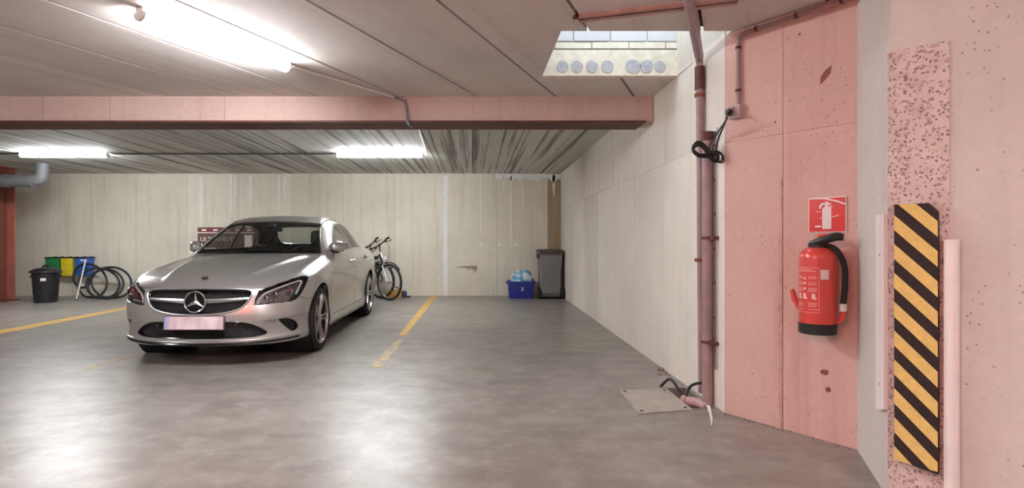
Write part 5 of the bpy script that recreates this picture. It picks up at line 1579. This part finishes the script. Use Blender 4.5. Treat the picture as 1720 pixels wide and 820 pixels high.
# number plate, its characters blurred beyond reading
def plate_mat():
    t = NT('blurred_number_plate'); b = t.b
    tc = t.node('ShaderNodeTexCoord'); sx = t.node('ShaderNodeSeparateXYZ'); t.link(tc.outputs['Object'], sx.inputs[0])
    X_ = sx.outputs[0]
    col = t.mix(t.ramp(t.noise(t.pos((7, 1, 3), obj=True), 1.4, 1), 0.38, 0.62), c(206, 180, 186), c(232, 212, 214))
    col = t.mix(t.ramp(X_, -0.255, -0.185, 1, 0), col, c(140, 146, 196))
    col = t.mix(t.ramp(X_, 0.18, 0.26, 0, 0.5), col, c(196, 182, 190))
    t.link(col, b.inputs['Base Color']); b.inputs['Roughness'].default_value = 0.35
    return t.m
pu = float(surf_u([0.0], [0.44])[0])
npl = empty('number_plate', L(pu - 0.004, 0, 0.400)); npl.parent = car; npl.rotation_euler = (math.radians(-2), 0, 0)
MB().rbox((-0.26, -0.004, -0.056), (0.26, 0.004, 0.056), 0.003, 1, smooth=False).build('plate', plate_mat(), npl)
MB().rbox((-0.266, 0.003, -0.062), (0.266, 0.03, 0.062), 0.004, 1, smooth=False).build('plate_holder', pmat('plate_frame', c(92, 66, 74), 0.5), npl)
for s in (-1, 1):
    u_ = surf_u([0.345], [0.36])[0]
    MB().lathe([(0.016, -0.004), (0.014, 0.008), (0.0, 0.010)], 14, Matrix.Translation(L(u_ - 0.002, s * 0.345, 0.372)) @ Matrix.Rotation(math.pi / 2, 4, 'X')).build('parking_sensor', M['mesh_black'], bump_o)
# bright lower lip
m = MB(); ys_ = list(np.linspace(-0.80, 0.80, 41)); zs_ = [0.228 + 0.022 * (abs(y_) / 0.8) ** 3 for y_ in ys_]
lp = nose_pts(list(zip(ys_, zs_)), 0.006)
m.tube(lp, [0.007 + 0.004 * (1 - abs(y_) / 0.8) for y_ in ys_], 8); m.build('chrome_lip', M['satin'], bump_o)
lp2 = nose_pts(list(zip(ys_, [z_ - 0.022 for z_ in zs_])), 0.002)
MB().tube(lp2, 0.010, 6).build('lip_base', M['gloss_black'], bump_o)

# headlamp innards
for s, ho in zip((1, -1), hl_o):
    V2 = V_hl * np.array([1, s, 1])
    skin('lamp_bowl', V2, [f if s > 0 else f[::-1] for f in F_hl], pmat('lamp_silver', c(132, 124, 124), 0.25, 0.8), ho, rim=0, off=0.05)
    edge = nose_pts([(s * a, b) for a, b in HL], -0.004)
    MB().tube(edge, 0.0065, 6, closed=True).build('lamp_seal', M['gloss_black'], ho)
    # light guide: up the inner edge and along the top
    gd_ = nose_pts([(s * a, b) for a, b in ((.515, .562), (.530, .60), (.565, .648), (.64, .688), (.72, .724), (.785, .748), (.808, .735), (.806, .68), (.792, .625))], -0.016)
    MB().tube(catmull(gd_, 4), 0.0085, 6).build('light_guide', pmat('light_guide', c(214, 208, 206), 0.2, 0.3), ho)
    for y_, z_, r_ in ((.735, .655, .045), (.640, .625, .030), (.580, .598, .024)):
        u_ = surf_u([y_], [z_])[0] + 0.055
        Mx = Matrix.Translation(L(u_, s * y_, z_)) @ Matrix.Rotation(math.pi / 2, 4, 'X') @ Matrix.Rotation(math.radians(-22 * s), 4, 'Y')
        MB().lathe([(r_, 0.034), (r_ * 0.93, 0.036), (r_ * 0.8, 0.016), (r_ * 0.5, 0.006), (0.001, 0.004)], 20, Mx, cap=False).build('reflector', M['chrome'], ho)
        MB().lathe([(r_ * 0.5, 0.006), (r_ * 0.42, 0.022), (r_ * 0.2, 0.030), (0.001, 0.032)], 14, Mx, cap=False).build('projector', pmat('lamp_glass', c(120, 70, 66), 0.08, 0.2), ho)
    for k in range(4):
        y_ = .54 + .035 * k; z_ = .574 + 0.002 * k
        u_ = surf_u([y_], [z_])[0] + 0.03
        MB().rbox((-0.011, -0.012, -0.008), (0.011, 0.012, 0.008), 0.002, 1, Matrix.Translation(L(u_, s * y_, z_))).build('led_cell', M['satin'], ho)

# crease trim: door handles, mirrors, sill, window trim
for s, fo, ro in ((1, fd_o[0], rd_o[0]), (-1, fd_o[1], rd_o[1])):
    for u0, z_, par in ((2.30, .865, fo), (3.26, .885, ro)):
        y_ = float(surf_y([u0 + .1], [z_])[0])
        MB().tube(catmull([L(u0, s * (y_ - .01), z_), L(u0 + .03, s * (y_ + .026), z_ + .002), L(u0 + .17, s * (y_ + .026), z_ + .006), L(u0 + .20, s * (y_ - .01), z_ + .006)], 5), 0.013, 8).build('door_handle', M['chrome'], par)
        MB().lathe([(0.04, 0), (0.034, 0.004), (0.0, 0.0045)], 16, Matrix.Translation(L(u0 + .10, s * (y_ - 0.002), z_)) @ Matrix.Rotation(s * math.pi / 2, 4, 'Y')).build('handle_cup', M['inner_black'], par)
    # bright strip round the side windows
    top = [(1.665, 1.022), (1.76, 1.089), (1.88, 1.161), (2.02, 1.231), (2.18, 1.289), (2.38, 1.329), (2.62, 1.346), (2.80, 1.343), (2.98, 1.323), (3.16, 1.279), (3.34, 1.219), (3.50, 1.158), (3.62, 1.100), (3.66, 1.062)]
    bot = [(1.665, 1.014), (2.2, 1.014), (2.7, 1.020), (3.2, 1.028), (3.66, 1.046)]
    for nm, pl_ in (('window_trim', top), ('belt_trim', bot)):
        us_ = [p[0] for p in pl_]; zs2 = [p[1] for p in pl_]; yy = surf_y(us_, zs2)
        MB().tube(catmull([L(a, s * (b + 0.001), d) for a, b, d in zip(us_, yy, zs2)], 4), 0.0058, 6).build(nm, M['gloss_black'] if nm == 'window_trim' else M['satin'], car)
    # mirror
    mr = empty('door_mirror', L(1.63, s * 0.755, 0.990)); mr.parent = car; mr.rotation_euler = (0, 0, s * math.radians(42))
    m = MB(); rings = []
    for t, (w_, h_, d_) in zip((0.0, .02, .06, .12, .17, .195, .205), ((.03, .03, .03), (.06, .052, .050), (.082, .068, .062), (.084, .070, .060), (.070, .060, .048), (.04, .036, .028), (.005, .005, .005))):
        ring = []
        for k in range(16):
            a = 2 * math.pi * k / 16; ca, sa = math.cos(a), math.sin(a)
            e_ = 0.75
            ring.append((s * (0.045 + t * 0.92), math.copysign(abs(ca) ** e_, ca) * d_ + t * 0.18, math.copysign(abs(sa) ** e_, sa) * h_ + 0.06 - 0.1 * (t - .1) ** 2))
        rings.append(ring if s > 0 else ring[::-1])
    sq_loft(m, rings); m.build('mirror_cap', M['paint'], mr)
    MB().rbox((-0.085, -0.008, -0.05), (0.085, 0.008, 0.05), 0.006, 2, Matrix.Translation((s * 0.145, 0.078, 0.055)) @ Matrix.Rotation(s * 0.18, 4, 'Z')).build('mirror_glass', M['chrome'], mr)
    MB().tube(catmull([(s * -0.035, -0.02, -0.005), (s * 0.02, -0.01, 0.0), (s * 0.075, 0.0, 0.02)], 4), 0.020, 8).build('mirror_foot', M['gloss_black'], mr)
    MB().rbox((0.03, -0.04, -0.012), (0.13, 0.03, 0.0), 0.005, 1, Matrix.Translation((0, 0, 0)) if s > 0 else Matrix.Scale(-1, 4, (1, 0, 0))).build('mirror_base', M['gloss_black'], mr)
    # black sill under the doors
    us_ = list(np.linspace(1.27, 3.22, 12)); yy = surf_y(us_, [0.205] * 12)
    MB().tube([L(a, s * (b - 0.012), 0.195) for a, b in zip(us_, yy)], 0.018, 8).build('sill_edge', M['gloss_black'], car)
    # roof joint strip
    us_ = list(np.linspace(1.62, 3.55, 30)); rp = []
    for a in us_:
        zz_ = 0; yb_ = 0.56 if a < 2.8 else 0.56 - 0.10 * (a - 2.8)
        yb_ = yb_ if a > 2.0 else 0.56 + 0.105 * ((2.0 - a) / 0.38) ** 1.0
        lo_, hi3 = 0.9, 1.5
        for _ in range(30):
            md = (lo_ + hi3) / 2
            if Fcar(np.array([a]), np.array([yb_]), np.array([md]))[0] < 0: lo_ = md
            else: hi3 = md
        rp.append(L(a, s * yb_, md))
    MB().tube(rp, 0.007, 6).build('roof_strip', M['gloss_black'], car)
    # wheel wells
    for ax in (AX0, AX1):
        Mw = Matrix.Translation(L(ax, s * 0.55, 0.328)) @ Matrix.Rotation(s * math.pi / 2, 4, 'Y')
        MB().lathe([(0.02, -0.06), (0.375, -0.06), (0.375, 0.29)], 36, Mw, cap=False).build('wheel_well', M['inner_black'], car)
# underside pan
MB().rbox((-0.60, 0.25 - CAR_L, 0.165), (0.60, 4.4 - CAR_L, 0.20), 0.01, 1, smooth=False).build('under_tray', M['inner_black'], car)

# ---- wheels
def wheel(u0, s):
    w = empty('wheel', L(u0, s * 0.775, WR_)); w.parent = car; w.rotation_euler = (0, 0, 0)
    Mw = Matrix.Rotation(s * math.pi / 2, 4, 'Y')
    R = WR_
    MB().lathe([(R - .072, -.100), (R - .05, -.112), (R - .022, -.108), (R - .006, -.095), (R, -.07), (R, .07), (R - .006, .092), (R - .022, .106), (R - .045, .112), (R - .062, .106), (R - .072, .100)], 56, Mw, cap=False).build('tyre', M['rubber'], w)
    rm = MB().lathe([(R - .070, -.10), (R - .072, .098), (R - .066, .104), (R - .071, .109), (R - .079, .105), (R - .086, .085)], 56, Mw, cap=False).build('rim', M['rim_silver'], w)
    MB().lathe([(R - .086, .085), (R - .094, .02), (R - .104, -.06), (R - .104, -.10)], 56, Mw, cap=False).build('barrel', pmat('barrel_grey', c(58, 54, 54), 0.5, 0.4), rm)
    MB().lathe([(0.15, -.02), (0.15, .0), (0.04, .005), (0.04, .03)], 32, Mw, cap=False).build('brake_disc', pmat('brake_steel', c(56, 54, 54), 0.45, 0.6), w)
    MB().lathe([(R - .10, -.03), (0.02, -.03)], 32, Mw, cap=False).build('hub_back', M['inner_black'], w)
    for k in range(5):
        a0_ = 2 * math.pi * k / 5 + 0.3
        m = MB()
        for sg2 in (-1, 1):
            pts_ = []
            for r_, da, hw_, zt_ in ((0.045, 0.30, 0.017, .082), (0.11, 0.155, 0.013, .090), (0.17, 0.135, 0.0125, .096), (R - .077, 0.13, 0.019, .100)):
                a = a0_ + sg2 * da
                cx_, cy_ = r_ * math.cos(a), r_ * math.sin(a); tx, ty = -math.sin(a), math.cos(a)
                pts_.append([(cx_ - tx * hw_, cy_ - ty * hw_, zt_ - .022), (cx_ - tx * hw_ * .6, cy_ - ty * hw_ * .6, zt_), (cx_ + tx * hw_ * .6, cy_ + ty * hw_ * .6, zt_), (cx_ + tx * hw_, cy_ + ty * hw_, zt_ - .022), (cx_, cy_, zt_ - .034)])
            v = [Mw @ Vector(p) for r in pts_ for p in r]; f = []
            for i in range(3):
                for q in range(5): f.append((i * 5 + q, i * 5 + (q + 1) % 5, (i + 1) * 5 + (q + 1) % 5, (i + 1) * 5 + q))
            m.add(v, f, False)
        m.build('spoke', M['rim_silver'], w)
    MB().lathe([(0.068, .055), (0.066, .084), (0.05, .090), (0.036, .088), (0.034, .093), (0.0, .094)], 28, Mw).build('hub_cap', M['rim_silver'], w)
for u0 in (AX0, AX1):
    for s in (1, -1): wheel(u0, s)

# ---- cabin
seat_m = pmat('dark_seat_cloth', c(36, 36, 38), 0.8, 0, 0.1, 12)
MB().rbox((-0.66, 1.42 - CAR_L, 0.86), (0.66, 1.82 - CAR_L, 0.965), 0.05, 4).build('dashboard', M['inner_black'], car)
MB().rbox((-0.70, 1.5 - CAR_L, 0.24), (0.70, 3.9 - CAR_L, 0.32), 0.02, 1).build('cabin_floor', M['inner_black'], car)
for sx in (-0.36, 0.36):
    st_o = empty('front_seat', L(2.35, sx, 0.32)); st_o.parent = car
    MB().rbox((-0.24, -0.28, 0.0), (0.24, 0.24, 0.22), 0.06, 3).build('cushion', seat_m, st_o)
    MB().rbox((-0.23, -0.06, 0.0), (0.23, 0.06, 0.60), 0.055, 4, Matrix.Translation((0, 0.22, 0.16)) @ Matrix.Rotation(math.radians(-17), 4, 'X')).build('backrest', seat_m, st_o)
    MB().rbox((-0.13, -0.05, 0.0), (0.13, 0.05, 0.20), 0.045, 4, Matrix.Translation((0, 0.40, 0.745)) @ Matrix.Rotation(math.radians(-8), 4, 'X')).build('headrest', seat_m, st_o)
rs = empty('rear_seat', L(3.15, 0, 0.32)); rs.parent = car
MB().rbox((-0.62, -0.25, 0.0), (0.62, 0.25, 0.20), 0.06, 3).build('cushion', seat_m, rs)
MB().rbox((-0.62, -0.06, 0.0), (0.62, 0.06, 0.56), 0.05, 3, Matrix.Translation((0, 0.26, 0.14)) @ Matrix.Rotation(math.radians(-24), 4, 'X')).build('backrest', seat_m, rs)
MB().box((-0.60, 3.55 - CAR_L, 0.95), (0.60, 4.0 - CAR_L, 0.97)).build('parcel_shelf', M['inner_black'], car)
swm = Matrix.Translation(L(1.98, 0.36, 0.90)) @ Matrix.Rotation(math.radians(65), 4, 'X')
sw = MB().tube([swm @ Vector((0.18 * math.cos(a), 0.18 * math.sin(a), 0)) for a in [2 * math.pi * k / 28 for k in range(28)]], 0.015, 8, closed=True).build('steering_wheel', M['inner_black'], car)
m = MB()
for a in (0, math.pi, -math.pi / 2): m.tube([swm @ Vector((0.02 * math.cos(a), 0.02 * math.sin(a), 0)), swm @ Vector((0.18 * math.cos(a), 0.18 * math.sin(a), 0))], 0.016, 6)
m.build('wheel_spokes', M['inner_black'], sw)
MB().rbox((-0.12, -0.012, -0.032), (0.12, 0.012, 0.032), 0.012, 3, Matrix.Translation(L(1.93, 0, 1.265))).build('rear_view_mirror', M['inner_black'], car)
MB().rbox((-0.05, -0.03, -0.02), (0.05, 0.03, 0.03), 0.012, 2, Matrix.Translation(L(1.90, 0, 1.30))).build('sensor_box', M['inner_black'], car)
# wipers at the foot of the screen
for s, y0_, y1_ in ((1, 0.10, 0.62), (-1, 0.45, -0.12)):
    pts_ = []
    for k in range(8):
        y_ = y0_ + (y1_ - y0_) * k / 7; z_ = 1.004 + 0.006 * k / 7
        u_ = surf_u([abs(y_)], [z_])[0]; pts_.append(L(u_ - 0.012, y_, z_))
    MB().tube(pts_, 0.007, 6).build('wiper', M['gloss_black'], car)
ys_ = np.linspace(-0.70, 0.70, 27)
pts_ = [L(float(surf_u([abs(y_)], [0.986])[0]) - 0.002, float(y_), 0.984) for y_ in ys_]
MB().tube(pts_, 0.012, 6).build('cowl_strip', M['gloss_black'], car)
